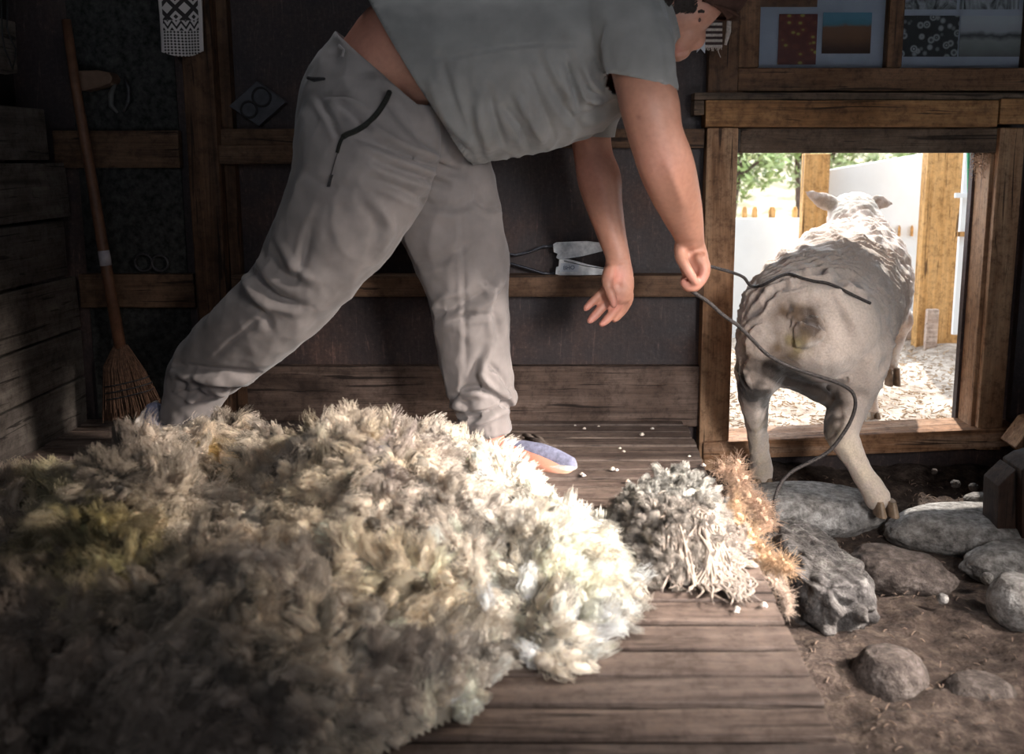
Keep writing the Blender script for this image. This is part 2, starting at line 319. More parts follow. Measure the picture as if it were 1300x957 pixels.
# ---- soil inside
def hf(name, x0, x1, y0, y1, st, fz, mat):
    nx = int((x1-x0)/st)+1; ny = int((y1-y0)/st)+1
    v = [(x0+i*st, y0+j*st, fz(x0+i*st, y0+j*st)) for j in range(ny) for i in range(nx)]
    q = [(j*nx+i, j*nx+i+1, (j+1)*nx+i+1, (j+1)*nx+i) for j in range(ny-1) for i in range(nx-1)]
    return link(name, npmesh(name, v, q), mat)
def soilz(x, y):
    t = max(0, min(1, (y+.30)/.26))
    z = -.20 + .055*t*t
    z += .020*noise.noise(Vector((x*5, y*5, 0))) + .015*noise.noise(Vector((x*13, y*13, 3))) + .0055*noise.noise(Vector((x*40, y*40, 6))) + .003*noise.noise(Vector((x*90, y*90, 9)))
    return z
def soil_mat(name, a, bcol, c, rough=.95, sc=30):
    m, nt, pb = newmat(name); v = coords(nt, (1, 1, 1))
    n = N(nt, 'ShaderNodeTexNoise', Scale=sc, Detail=10.0, Roughness=.7); nt.links.new(v, n.inputs['Vector'])
    n2 = N(nt, 'ShaderNodeTexNoise', Scale=5.0, Detail=4.0); nt.links.new(v, n2.inputs['Vector'])
    vo = N(nt, 'ShaderNodeTexVoronoi', Scale=sc*4); nt.links.new(v, vo.inputs['Vector'])
    c1 = ramp(nt, n.outputs[0], [(.33, a), (.5, bcol), (.68, c)]); c2 = ramp(nt, n2.outputs[0], [(.35, (.55, .5, .46)), (.65, (1.1, 1.1, 1.1))])
    nt.links.new(mixc(nt, .8, c1, c2, 'MULTIPLY'), pb.inputs['Base Color']); pb.inputs['Roughness'].default_value = rough
    p = bump(nt, pb, n.outputs[0], .9, .012); bump(nt, pb, vo.outputs['Distance'], .5, .004, p); return m
M['soil'] = soil_mat('dry_soil', (.022, .014, .011), (.065, .045, .036), (.14, .105, .085))
struct(hf('ground_soil', .30, 3.0, -2.7, .06, .0125, soilz, M['soil']))
def yardz(x, y):
    z = -.092 + .012*noise.noise(Vector((x*4, y*4, 0))) + .006*noise.noise(Vector((x*16, y*16, 3))) + .004*noise.noise(Vector((x*50, y*50, 3)))
    d = math.hypot(x-P(1205, 445, 1.55).x, y-1.5); return z + .06*math.exp(-(d/.28)**2)
M['yard'] = soil_mat('straw_yard', (.20, .15, .11), (.40, .33, .27), (.60, .53, .46), .95, 26)
struct(hf('ground_yard', -.6, 2.6, .06, 2.4, .02, yardz, M['yard']))
b = B(); b.box(-25, 25, 2.3, 60, -.4, -.16); b.box(-25, -.6, .3, 2.4, -.4, -.16); b.box(2.6, 25, .3, 2.4, -.4, -.16); struct(b.build('ground_field', M['yard']))
# ================================================================= outside the little door
def board(name, q0, r0, q1, r1, Y, th, mat, label, cat, group=None, bevel=.004, z0=None):
    b = B(); a = P(q0, r0, Y); c = P(q1, r1, Y)
    b.box(a.x, c.x, Y, Y+th, c.z if z0 is None else z0, a.z); o = b.build(name, mat, bevel=bevel); return tag(o, label, cat, group)
M['bwall'] = plain('whitewashed_board', (.74, .76, .76), .7, 0, 4, .06, .1)
M['kick'] = wood('pinkish_board', (.40, .28, .22), (.58, .44, .36), (.70, .58, .50), 'X', dirt=.15)
# sloped white partition
Yp = 1.75
b = B(); a = P(1038, 218, Yp); c = P(1420, 140, Yp); d = P(1420, 425, Yp); e = P(1038, 425, Yp)
b.prism([(a.x, a.z), (P(1190, 192, Yp).x, P(1190, 192, Yp).z), (c.x, P(1420, 152, Yp).z), (d.x, d.z), (e.x, e.z)], Yp, Yp+.03)
tag(b.build('yard_wall', M['bwall'], bevel=.004), 'smooth white yard partition with a sloping top edge, right of the sheep', 'wall')
for px, wh in ((1127, 'leftmost'), (1141, 'second from left'), (1157, 'third from left'), (1172, 'rightmost')):
    b = B(); p = P(px, 293, Yp); b.prism([(p.x-.005, p.z-.024), (p.x+.005, p.z-.024), (p.x+.005, p.z+.014), (p.x, p.z+.026), (p.x-.005, p.z+.014)], Yp-.012, Yp-.001)
    tag(b.build('peg', M['orange']), 'small orange wooden peg on the white partition, %s of four' % wh, 'peg', 'wooden pegs on the white partition')
board('yard_fence', 700, 277, 1034, 440, 1.95, .03, M['bwall'], 'low white solid fence outside the door, left of the sheep', 'fence', z0=-.12)
for px, wh in ((945, 'leftmost'), (958, 'second from left'), (980, 'third and widest'), (1009, 'rightmost')):
    b = B(); p = P(px, 268, 2.0); q = P(px, 300, 2.0); wd = .012 if px != 980 else .016
    b.prism([(p.x-wd, -.12), (p.x+wd, -.12), (p.x+wd, p.z+.006), (p.x+wd*.5, p.z+.022), (p.x-wd*.5, p.z+.022), (p.x-wd, p.z+.006)], 1.99, 2.01)
    tag(b.build('fence_picket', M['orange'], bevel=.002), 'sunlit picket tip above the low white fence, %s of four' % wh, 'picket', 'pickets behind the low white fence')
board('fence_post', 1022, 195, 1043, 440, 1.70, .06, M['orange'], 'fresh yellow wooden post behind the left ear of the sheep', 'post', z0=-.12)
bpy.context.view_layer.update()
b = B(); Y1 = 1.45; a = P(1187, 60, Y1); c = P(1216, 450, Y1); b.box(a.x, c.x, Y1, Y1+.07, -.14, a.z)
tag(b.build('fence_post', M['orange'], bevel=.005), 'tall orange wooden post standing right of the sheep in the yard', 'post')
board('short_stake', 1178, 393, 1189, 450, 1.40, .03, M['kick'], 'short pale stake at the foot of the tall orange post', 'stake', z0=-.12)
board('kick_board', 1100, 403, 1400, 450, 1.62, .025, M['kick'], 'long pinkish kick board at the foot of the white partition', 'board', z0=-.12)
board('ledge_strip', 1100, 397, 1400, 404, 1.60, .05, M['bwall'], 'white ledge strip lying on the pinkish kick board', 'strip')
b = B(); Yw = 1.30; 
b.box(P(1218, 300, Yw).x, P(1232, 300, Yw).x, Yw, Yw+.02, P(1218, 425, Yw).z, 1.1); o = b.build('upright_board', M['bwall'], bevel=.003)
tag(o, 'narrow white upright board right of the tall orange post', 'board')
for py in (248, 297):
    b = B(); b.box(P(1213, py, Yw-.012).x, P(1232, py, Yw).x, Yw-.012, Yw, P(0, py+3, Yw).z, P(0, py-3, Yw).z); 
    b.build('cleat', M['orange'] if py == 297 else M['bwall'], o)
gm2 = plain('green_paint', (.05, .28, .13), .5, 0, 20, .2, .1)
b = B(); Yg = .5; b.tube([P(1229, 150, Yg), P(1230, 240, Yg), P(1235, 300, Yg), P(1234, 420, Yg), (P(1233, 500, Yg).x, Yg, -.1)], .006, 8)
tag(b.build('green_pole', gm2, smooth=True), 'thin green pole leaning by the right side of the doorway', 'pole')
b = B(); Yd = .22; b.box(P(1237, 300, Yd).x, P(1252, 300, Yd).x, Yd, Yd+.03, -.1, 1.1); tag(b.build('upright_board', M['beam_z'], bevel=.004), 'rough brown upright board just outside the right door jamb', 'board')
# bushes beyond the fence
lm, nt, pb = newmat('bush_leaf'); v = coords(nt, (1, 1, 1)); n = N(nt, 'ShaderNodeTexNoise', Scale=4.0, Detail=3.0); nt.links.new(v, n.inputs['Vector'])
nt.links.new(ramp(nt, n.outputs[0], [(.3, (.10, .14, .035)), (.5, (.22, .27, .09)), (.7, (.42, .42, .24))]), pb.inputs['Base Color'])
bark = plain('bush_bark', (.09, .06, .045), .9, 0, 20, .4, .5)
def bush(cx, cy, rx, rz, cz, n, lab, seed):
    rnd = random.Random(seed); root = empty('bush', (cx, cy, -.1)); tag(root, lab, 'bush')
    b = B()
    for i in range(16):
        a = rnd.uniform(0, 2*PI); e = Vector((cx+math.cos(a)*rx*rnd.uniform(.3, .9), cy+math.sin(a)*rx*.4, cz+rnd.uniform(-.1, 1)*rz))
        m = Vector((cx+(e.x-cx)*.4, cy, (cz-.4*rz)+rnd.uniform(-.1, .2)*rz)); b.tube([(cx+rnd.uniform(-.1, .1), cy, -.3), m, e], [.035, .022, .006], 6)
    b.build('branch', bark, root, smooth=True)
    v = []; f = []
    for i in range(n):
        while True:
            p = Vector((rnd.uniform(-1, 1), rnd.uniform(-1, 1), rnd.uniform(-1, 1)))
            if .25 < p.length < 1: break
        if noise.noise(p*3.1+Vector((seed, 0, 0))) < -.06: continue
        p = Vector((cx+p.x*rx, cy+p.y*rx*.5, cz+p.z*rz)); s = rnd.uniform(.025, .05)
        a = Vector((rnd.gauss(0, 1), rnd.gauss(0, 1), rnd.gauss(0, .6))).normalized(); u = a.orthogonal().normalized()*s*.4
        k = len(v); v += [p-a*s, p+u, p+a*s, p-u]; f.append((k, k+1, k+2, k+3))
    o = link('foliage', mesh('foliage', v, f), lm, root); return root
bush(1.25, 4.9, .55, .42, .82, 3600, 'dry green bush above the low white fence, nearest the left door jamb', 3)
bush(2.3, 6.0, .62, .45, .92, 3800, 'darker green bush just left of the yellow post behind the sheep', 5)
bush(3.8, 6.9, .75, .45, .95, 4200, 'bush showing along the sloping top of the white partition', 8)
b = B(); v = []
nx, ny = 60, 8
for j in range(ny+1):
    for i in range(nx+1):
        x = -8+24*i/nx; v.append((x, 8+j*1.2, -.2+1.5*math.sin(min(1, j/ny)*PI/2)+.22*noise.noise(Vector((x*.7, j*.9, 0)))))
f = [(j*(nx+1)+i, j*(nx+1)+i+1, (j+1)*(nx+1)+i+1, (j+1)*(nx+1)+i) for j in range(ny) for i in range(nx)]
struct(link('ground_slope', mesh('ground_slope', v, f), soil_mat('scrub_slope', (.10, .09, .05), (.28, .25, .16), (.5, .45, .34), .95, 3)))
# straw litter on the yard
rnd = random.Random(11); b = B()
for i in range(2600):
    x = rnd.uniform(.35, 1.7); y = rnd.uniform(.06, 1.7); a = rnd.uniform(0, PI); l = rnd.uniform(.006, .026); z = yardz(x, y)+.004
    dx, dy = math.cos(a)*l, math.sin(a)*l; wv = Vector((-dy, dx, 0)).normalized()*rnd.uniform(.001, .003)
    p = Vector((x, y, z)); q = p+Vector((dx, dy, rnd.uniform(-.002, .006))); k = len(b.v)
    b.v += [p-wv, p+wv, q+wv, q-wv, p+Vector((0, 0, .003)), q+Vector((0, 0, .003))]
    b.f += [[k, k+1, k+4], [k+2, k+3, k+5], [k, k+4, k+5, k+3], [k+1, k+2, k+5, k+4], [k, k+3, k+2, k+1]]
tag(b.build('straw_litter', plain('straw', (.30, .20, .12), .9, 0, 60, .5, .1)), 'scattered straw and droppings over the sunlit yard ground outside the door', 'straw', kind='stuff')
# cobweb and chaff in the top right corner of the doorway
b = B()
for i in range(170):
    p = P(rnd.uniform(1232, 1258), 195+abs(rnd.gauss(0, 14)), -.03+rnd.uniform(0, .06)); a = Vector((rnd.gauss(0, 1), rnd.gauss(0, 1), rnd.gauss(0, 1))).normalized()*rnd.uniform(.003, .012)
    b.tube([p-a, p+a*.2+Vector((0, 0, .001)), p+a], .0009, 4)
tag(b.build('chaff_cobweb', plain('chaff', (.5, .33, .22), .9, 0, 60, .4, .1)), 'cobweb clotted with chaff in the top right corner of the doorway', 'cobweb', kind='stuff')
# ================================================================= stones
def rock_mat(name, a, bcol, c, sc=40, bs=1.0):
    m, nt, pb = newmat(name); v = coords(nt, (1, 1, 1))
    n = N(nt, 'ShaderNodeTexNoise', Scale=sc, Detail=12.0, Roughness=.72); nt.links.new(v, n.inputs['Vector'])
    n2 = N(nt, 'ShaderNodeTexNoise', Scale=6.0, Detail=4.0, Distortion=.6); nt.links.new(v, n2.inputs['Vector'])
    vo = N(nt, 'ShaderNodeTexVoronoi', Scale=170.0); nt.links.new(v, vo.inputs['Vector'])
    c1 = ramp(nt, n.outputs[0], [(.34, a), (.5, bcol), (.66, c)]); c2 = ramp(nt, n2.outputs[0], [(.35, (.5, .46, .42)), (.65, (1.1, 1.1, 1.1))])
    nt.links.new(mixc(nt, .7, c1, c2, 'MULTIPLY'), pb.inputs['Base Color']); pb.inputs['Roughness'].default_value = .8
    p = bump(nt, pb, n.outputs[0], bs, .006); bump(nt, pb, vo.outputs['Distance'], bs*.6, .002, p); return m
gran = rock_mat('granite', (.08, .075, .07), (.27, .255, .245), (.50, .485, .47)); brn = rock_mat('brown_stone', (.028, .021, .018), (.085, .066, .058), (.18, .15, .135)); rough = rock_mat('rough_stone', (.022, .019, .019), (.085, .076, .073), (.24, .225, .215), 22, 1.4)
RK = 0
def rock(px, py, zc, rx, ry, rz, rot, mat, label, seed, amp=.12, freq=1.4, rugged=0.0, flat=.8, sq=1.0):
    zc += .022; rz *= 1.2; g = G(px, py, zc); bm = bmesh.new(); bmesh.ops.create_icosphere(bm, subdivisions=6, radius=1)
    for vtx in bm.verts:
        p = vtx.co.copy(); s = Vector((seed*3.7, seed*1.3, 0))
        if sq != 1: p = Vector([math.copysign(abs(c)**sq, c) for c in p])
        d = 1+amp*noise.noise(p*freq+s)+amp*.4*noise.noise(p*freq*2.7+s)+.012*noise.noise(p*12+s)
        if rugged: d += rugged*(abs(noise.noise(p*2.6+s))*1.2+.35*noise.noise(p*6+s)+.10*noise.noise(p*14+s))
        if p.z > flat: p.z = flat+(p.z-flat)*.3
        vtx.co = p*d
    me = bpy.data.meshes.new('stone'); bm.to_mesh(me); bm.free()
    me.transform(Matrix.Diagonal((rx, ry, rz, 1))); me.transform(Matrix.Rotation(rot, 4, 'Z'))
    o = link('stone', me, mat, None, True); o.location = (g.x, g.y, zc); tag(o, label, 'stone'); return o
rock(1020, 646, -.185, .215, .125, .064, R(-8), gran, 'flat pale boulder under the hind feet of the sheep, between rope and right hoof', 1, .10, 1.3, 0, .6)
rock(1024, 735, -.205, .095, .225, .085, R(8), rough, 'craggy dark slab with a broken ridge right beside the deck edge', 2, .14, 1.5, .16, .6, .75)
rock(1138, 728, -.205, .13, .085, .050, R(-28), brn, 'brown streaked stone right of the craggy slab', 3, .14, 1.6, .02)
rock(1262, 676, -.195, .27, .125, .062, R(-6), gran, 'largest speckled grey boulder at the right, under the broken timber end', 4, .10, 1.2, .02, .6)
rock(1298, 715, -.20, .15, .075, .045, R(10), gran, 'low grey stone in front of the broken timber end', 5, .12, 1.4, .03)
rock(1292, 765, -.18, .062, .07, .055, 0, gran, 'rounded blue grey stone at the right edge of the picture', 6, .06, 1.2)
rock(1128, 866, -.228, .072, .07, .062, 0, brn, 'smooth brown cobble at the front, near the deck corner', 7, .05, 1.2)
rock(1243, 890, -.245, .07, .06, .045, 0, brn, 'half buried pale brown cobble at the front right', 8, .08, 1.3)
rock(1243, 634, -.165, .042, .026, .016, 0, gran, 'small pale stone just behind the largest speckled boulder', 9, .1, 1.3)
rock(1253, 734, -.185, .014, .013, .012, 0, gran, 'little white pebble left of the rounded blue grey stone', 10, .1)
rock(1213, 614, -.155, .014, .012, .010, 0, rough, 'small dark pebble in front of the sill, left of another dark pebble', 11, .1)
rock(1236, 618, -.155, .013, .012, .010, 0, rough, 'small dark pebble in front of the sill, right of another dark pebble', 12, .1)
rock(1186, 598, -.15, .010, .010, .008, 0, brn, 'small brown pebble close under the door sill', 13, .1)
rock(1197, 760, -.185, .012, .012, .010, 0, gran, 'tiny pale pebble on the soil below the brown streaked stone', 14, .1)
M['darkbrown'] = wood('dark_brown_timber', (.012, .006, .004), (.040, .020, .013), (.075, .040, .026), 'Z')
# broken timber on the right
b = B(); Y0 = -.60
o = tag(empty('broken_timber', P(1299, 700, Y0)), 'dark upright timber with a broken slanted top at the right edge of the picture', 'timber')
p = [P(1265, 696, Y0), P(1277, 702, Y0), P(1309, 680, Y0)]
b.prism([(P(1265, 695, Y0).x, P(1265, 695, Y0).z), (P(1279, 701, Y0).x, P(1279, 701, Y0).z), (P(1290, 690, Y0).x, P(1290, 690, Y0).z), (P(1290, 596, Y0).x, P(1290, 596, Y0).z), (P(1277, 608, Y0).x, P(1277, 608, Y0).z), (P(1268, 617, Y0).x, P(1268, 617, Y0).z)], Y0, Y0+.09)
b.build('short_plank', M['darkbrown'], o, bevel=.003)
b = B(); b.prism([(P(1290.5, 690, Y0).x, P(0, 690, Y0).z), (P(1389, 690, Y0).x, P(0, 690, Y0).z), (P(1389, 560, Y0).x, P(0, 560, Y0).z), (P(1305, 583, Y0).x, P(0, 583, Y0).z), (P(1290.5, 592, Y0).x, P(0, 592, Y0).z)], Y0-.03, Y0+.08); b.build('long_plank', M['darkbrown'], o, bevel=.004)
b = B(); b.box(P(1309, 720, Y0).x, P(1354, 720, Y0).x, Y0+.0, Y0+.06, -.2, P(0, 689, Y0).z); b.build('stub', M['dark'], o, bevel=.003)
b = B(); Y2 = -.16; q = [P(1279, 562, Y2), P(1297, 576, Y2), P(1345, 560, Y2), P(1345, 520, Y2), P(1302, 532, Y2)]
b.prism([(k.x, k.z) for k in q], Y2-.05, Y2+.05); b.box(P(1303, 600, Y2).x, P(1340, 600, Y2).x, Y2-.04, Y2+.04, -.16, P(0, 566, Y2).z); tag(b.build('timber_block', M['jamb'], bevel=.004), 'reddish angled timber end against the right end of the door sill', 'timber')
# ================================================================= broom
br = tag(empty('broom', (P(165, 525, -.13).x, -.13, 0)), 'old straw broom with a long brown handle leaning on the back wall in the corner', 'broom')
b = B(); b.tube([P(84, 25, -.10), P(96, 110, -.10), P(115, 220, -.115), P(135, 340, -.125), P(153, 442, -.13)], [.0125, .0135, .0145, .0155, .0165], 14); b.build('handle', plain('handle_wood', (.13, .06, .034), .5, 0, 25, .4, .15), br, smooth=True)
b = B(); b.tube([P(131.5, 318, -.1247), P(134.5, 337, -.1250)], [.0159, .0162], 14); b.build('tape_band', plain('pale_tape', (.4, .36, .38), .6), br, smooth=True)
strw = plain('broom_straw', (.10, .052, .032), .85, 0, 90, .5, .5)
b = B(); rnd = random.Random(2)
for i in range(900):
    u = rnd.uniform(-1, 1); dpt = rnd.uniform(-1, 1)*math.sqrt(max(0, 1-u*u))
    t0 = Vector(P(153+4*u*2, 440+rnd.uniform(-3, 6), -.13)); m0 = P(158+26*u, 468+3*u, -.13); e0 = P(168+35*u+rnd.uniform(-3, 3), 520+rnd.uniform(-8, 10)-6*u, -.13)
    ds = Vector((0, 1, 0)); b.tube([t0+ds*dpt*.014, m0+ds*dpt*.03, e0+ds*(dpt*.035)], [.0016, .0018, .0011], 4, False)
b.build('straw_head', strw, br)
for t, (cx, cy, hw) in enumerate(((161, 484, 28.5), (162.5, 492, 30), (164, 500, 31))):
    b = B(); c = P(cx, cy, -.13); s = mpp(cx, cy, -.13)*hw
    b.tube([c+Vector((math.cos(a)*s, math.sin(a)*.036, math.cos(a)*s*.22)) for a in [k*2*PI/24 for k in range(25)]], .0022, 6, False); b.build('stitching', M['black'], br, smooth=True)
for q in ([(184, 444), (196, 448), (206, 455)], [(176, 446), (190, 440), (200, 442)]):
    pass
# ================================================================= textiles
def weave(name, z0, z1, x0, x1):
    m, nt, pb = newmat(name); tc = nt.nodes.new('ShaderNodeTexCoord'); s = nt.nodes.new('ShaderNodeSeparateXYZ'); nt.links.new(tc.outputs['Object'], s.inputs[0])
    def mr(o, a, c, k):
        n = N(nt, 'ShaderNodeMapRange', _clamp=False); n.inputs[1].default_value = a; n.inputs[2].default_value = c; n.inputs[3].default_value = 0; n.inputs[4].default_value = k; nt.links.new(o, n.inputs[0]); return n.outputs[0]
    def mt(op, a, c=None):
        n = nt.nodes.new('ShaderNodeMath'); n.operation = op
        for i, q in enumerate((a, c)):
            if q is None: continue
            if isinstance(q, (int, float)): n.inputs[i].default_value = q
            else: nt.links.new(q, n.inputs[i])
        return n.outputs[0]
    u = mr(s.outputs[0], x0, x1, 1.0); vv = mr(s.outputs[2], z0, z1, 1.0)
    def tri(o, k, ph=0): return mt('ABSOLUTE', mt('SUBTRACT', mt('FRACT', mt('ADD', mt('MULTIPLY', o, k), ph)), .5))
    lat = mt('LESS_THAN', mt('ABSOLUTE', mt('SUBTRACT', mt('ADD', tri(u, 2.5), tri(vv, 4.5)), .5)), .16)
    lat2 = mt('LESS_THAN', mt('ADD', tri(u, 2.5, .5), tri(vv, 4.5, .5)), .14)
    lat = mt('MAXIMUM', lat, lat2)
    zig = mt('LESS_THAN', mt('FRACT', mt('MULTIPLY', mt('ADD', vv, mt('MULTIPLY', tri(u, 5.0), .16)), 11.0)), .42)
    dots = mt('LESS_THAN', mt('ADD', tri(u, 13.0), tri(vv, 26.0)), .42)
    low = mt('LESS_THAN', vv, .27); midz = mt('LESS_THAN', vv, .40)
    pat = mt('ADD', mt('MULTIPLY', low, dots), mt('MULTIPLY', mt('SUBTRACT', 1.0, low), mt('ADD', mt('MULTIPLY', midz, zig), mt('MULTIPLY', mt('SUBTRACT', 1.0, midz), lat))))
    edge = mt('GREATER_THAN', mt('ABSOLUTE', mt('SUBTRACT', u, .5)), .42); pat = mt('MULTIPLY', pat, mt('SUBTRACT', 1.0, edge))
    n = nt.nodes.new('ShaderNodeMix'); n.data_type = 'RGBA'; nt.links.new(pat, n.inputs[0]); n.inputs[6].default_value = (.50, .44, .42, 1); n.inputs[7].default_value = (.035, .028, .028, 1)
    nt.links.new(n.outputs[2], pb.inputs['Base Color']); pb.inputs['Roughness'].default_value = .95; return m
Yt = -.12; a = P(197, -60, Yt); c = P(260, 66, Yt)
v = []; nx, nz = 24, 40
for j in range(nz+1):
    for i in range(nx+1):
        u = i/nx; t = j/nz; v.append((a.x+(c.x-a.x)*u, Yt+.006*math.sin(u*9+t*3)*t-.004, a.z+(c.z+.012*math.sin(u*3.3)*-1-a.z)*t))
f = [(j*(nx+1)+i, (j+1)*(nx+1)+i, (j+1)*(nx+1)+i+1, j*(nx+1)+i+1) for j in range(nz) for i in range(nx)]
o = link('woven_cloth', mesh('woven_cloth', v, f), weave('woven_pattern', c.z, P(0, -35, Yt).z, a.x, c.x), None, True)
md = o.modifiers.new('thick', 'SOLIDIFY'); md.thickness = .008
tag(o, 'black and cream patterned woven cloth hanging on the left wall post', 'textile')
Yt = -.10; b = B()
o = tag(empty('fringed_weaving', P(910, 40, Yt)), 'small striped weaving with a fringe hanging beside the face of the man', 'textile')
cr = plain('cream_wool_yarn', (.50, .42, .37), .95, 0, 200, .3, .5); dk = plain('dark_wool_yarn', (.05, .03, .028), .95, 0, 200, .3, .5)
r = 8
while r < 58:
    k = B(); k.box(P(894, r, Yt).x, P(917, r, Yt).x, Yt-.003, Yt+.003, P(0, r+3.4, Yt).z, P(0, r, Yt).z); k.build('stripe', cr if int(r/3.5) % 2 == 0 else dk, o, bevel=.0008); r += 3.5
k = B()
for i in range(14):
    px = 896+i*1.5; k.tube([P(px, 57, Yt), P(px+random.uniform(-1, 1), 61, Yt), P(px+random.uniform(-2, 2), 62+random.uniform(0, 3), Yt)], .0012, 5)
k.tube([P(912, 60, Yt), P(912, 66, Yt), P(915, 73, Yt)], .0012, 5); k.build('fringe', cr, o)
k = B(); k.tube([P(926, 20, Yt), P(925, 40, Yt), P(921, 57, Yt)], [.006, .007, .004], 8); k.build('tassel', cr, o, smooth=True)
k = B(); Yr = -.14; pts = [(886, 10), (896, 10), (895, 68), (889.5, 61.5), (884.5, 67)]; k.prism([(P(x, y, Yr).x, P(x, y, Yr).z) for x, y in pts], Yr-.001, Yr+.001)
tag(k.build('ribbon', plain('pale_ribbon', (.55, .56, .62), .7, 0, 40, .1, .2)), 'pale grey ribbon with a forked end left of the striped weaving', 'ribbon')
# ================================================================= dark iron and wooden things on the left
iron = plain('old_iron', (.055, .05, .052), .6, .5, 40, .5, .5)
Yb = -.03; b = B(); b.prism([(P(x, y, Yb).x, P(x, y, Yb).z) for x, y in ((292, 135), (327, 103), (364, 130), (330, 160))], Yb-.012, Yb+.026)
pl = tag(b.build('iron_plate', plain('plate', (.075, .073, .082), .6, .3, 30, .3, .3), bevel=.003), 'dark diamond shaped plate with two joined rings, on the wall sheet left of the man', 'plate')
for cx, cy, rr in ((316, 139, 10), (332, 123, 11.5)):
    b = B(); c = P(cx, cy, Yb-.014); s = mpp(cx, cy, Yb)*rr; b.tube([c+Vector((math.cos(a)*s, 0, math.sin(a)*s)) for a in [k*2*PI/28 for k in range(29)]], .0035, 8, False); b.build('ring', M['black'], pl, smooth=True)
b = B(); c = P(119, 102, -.06)
pts = [(92, 96), (100, 90), (125, 89), (140, 92), (145, 99), (142, 106), (128, 111), (105, 116), (94, 112)]
b.prism([(P(x, y, -.06).x, P(x, y, -.06).z) for x, y in pts], -.07, -.008); tag(b.build('wooden_paddle', plain('paddle_wood', (.13, .075, .05), .7, 0, 20, .3, .2), bevel=.006), 'rounded brown wooden block behind the broom handle', 'block')
b = B(); b.tube([P(x, y, -.03) for x, y in ((158, 98), (164, 112), (163, 128), (157, 142))], [.004, .007, .007, .004], 8); tag(b.build('iron_hook', iron, smooth=True), 'curved dark iron hook on the rough wall sheet', 'hook')
b = B(); b.tube([P(x, y, -.03) for x, y in ((146, 106), (141, 120), (141, 134), (149, 143))], [.005, .009, .008, .004], 8); tag(b.build('horn', plain('horn', (.09, .085, .08), .6), smooth=True), 'grey curved horn hung left of the dark iron hook', 'horn')
for q, (cx, cy, rr, lab) in enumerate(((182, 327, 11, 'dull iron ring leaning on the dark lower batten, left of its pair'), (203, 328, 10, 'dull iron ring leaning on the dark lower batten, right of its pair'))):
    b = B(); c = P(cx, cy+6, -.03); s = mpp(cx, cy, -.03)*rr; b.tube([c+Vector((math.cos(a)*s, .0, math.sin(a)*s)) for a in [k*2*PI/28 for k in range(29)]], .005, 8, False); tag(b.build('iron_ring', iron, smooth=True), lab, 'ring')
# wire loop hanging on the left wall
b = B(); xx = XL+.012
def LW(px, py):
    d = ray(px, py); return CAM+d*((xx-CAM.x)/d.x)
b.tube([LW(*q) for q in ((9, -20), (9, 18), (9, 35), (14, 50), (20, 62), (19, 75), (16, 88), (12, 76), (6, 62), (3, 45), (2, 18), (2, -20))], .0022, 6); tag(b.build('wire_loop', M['black'], smooth=True), 'loop of black wire hanging on the upper left wall board', 'wire')
# ================================================================= hand shears on the batten
def shears():
    Ys = -.045; o = tag(empty('hand_shears', P(700, 349, Ys)), 'open hand shears with pale worn blades lying on the lower batten', 'shears')
    hnd = plain('handle_iron', (.06, .06, .07), .3, .6, 60, .3, .2)
    met = plain('worn_blade', (.72, .75, .80), .42, .1, 35, .45, .3, .5)
    def blade(pts, Y, name, edge):
        b = B(); b.prism([(P(x, y, Y).x, P(x, y, Y).z) for x, y in pts], Y-.004, Y+.004); bl = b.build(name, met, o, bevel=.0015)
        b = B(); b.tube([P(x, y, Y-.0045) for x, y in edge], .0012, 5); b.build('blade_edge', M['black'], bl)
    blade([(702, 310), (706, 307.5), (745, 306), (772, 309), (780, 311), (768, 319), (735, 327), (711, 330), (706, 327), (708, 322), (703, 320)], Ys, 'upper_blade', [(712, 330), (740, 325.5), (770, 318)])
    blade([(710, 329), (722, 329), (748, 336), (772, 341), (790, 348), (752, 349), (712, 349.5), (705, 348), (706, 339), (709, 338)], Ys-.012, 'lower_blade', [(716, 331), (745, 338), (768, 341)])
    for nm, pts in (('handle', ((636, 316), (645, 322), (655, 324), (672, 320), (690, 313), (704, 312))), ('handle', ((636, 333), (650, 335), (668, 340), (690, 347), (708, 347.5)))):
        b = B(); b.tube([P(x, y, Ys) for x, y in pts], [.004, .004, .0042, .0042, .0042, .004], 8); b.build(nm, hnd, o, smooth=True)
    b = B(); b.tube([P(x, y, Ys) for x, y in ((636, 316), (629, 318), (625, 324), (629, 331), (636, 333))], .004, 8); b.build('spring_bow', hnd, o, smooth=True)
    b = B(); b.prism([(P(x, y, Ys-.017).x, P(x, y, Ys-.017).z) for x, y in ((712, 334), (735, 335.5), (734, 345), (711, 345))], Ys-.0172, Ys-.0162); lab = b.build('paper_label', plain('label_paper', (.60, .64, .70), .8, 0, 50, .1, .1), o)
    cu = bpy.data.curves.new('label_text', 'FONT'); cu.body = 'BHO'; cu.size = .016; cu.extrude = .0002
    t = bpy.data.objects.new('label_text', cu); C.objects.link(t); t.location = P(715, 342.5, Ys-.0178); t.rotation_euler = (R(90), R(-3), 0); bpy.context.view_layer.update()
    me = bpy.data.meshes.new_from_object(t); mx = t.matrix_world.copy(); bpy.data.objects.remove(t); me.transform(mx); me.materials.clear()
    link('lettering', me, plain('ink', (.03, .05, .14), .7), lab)
shears()
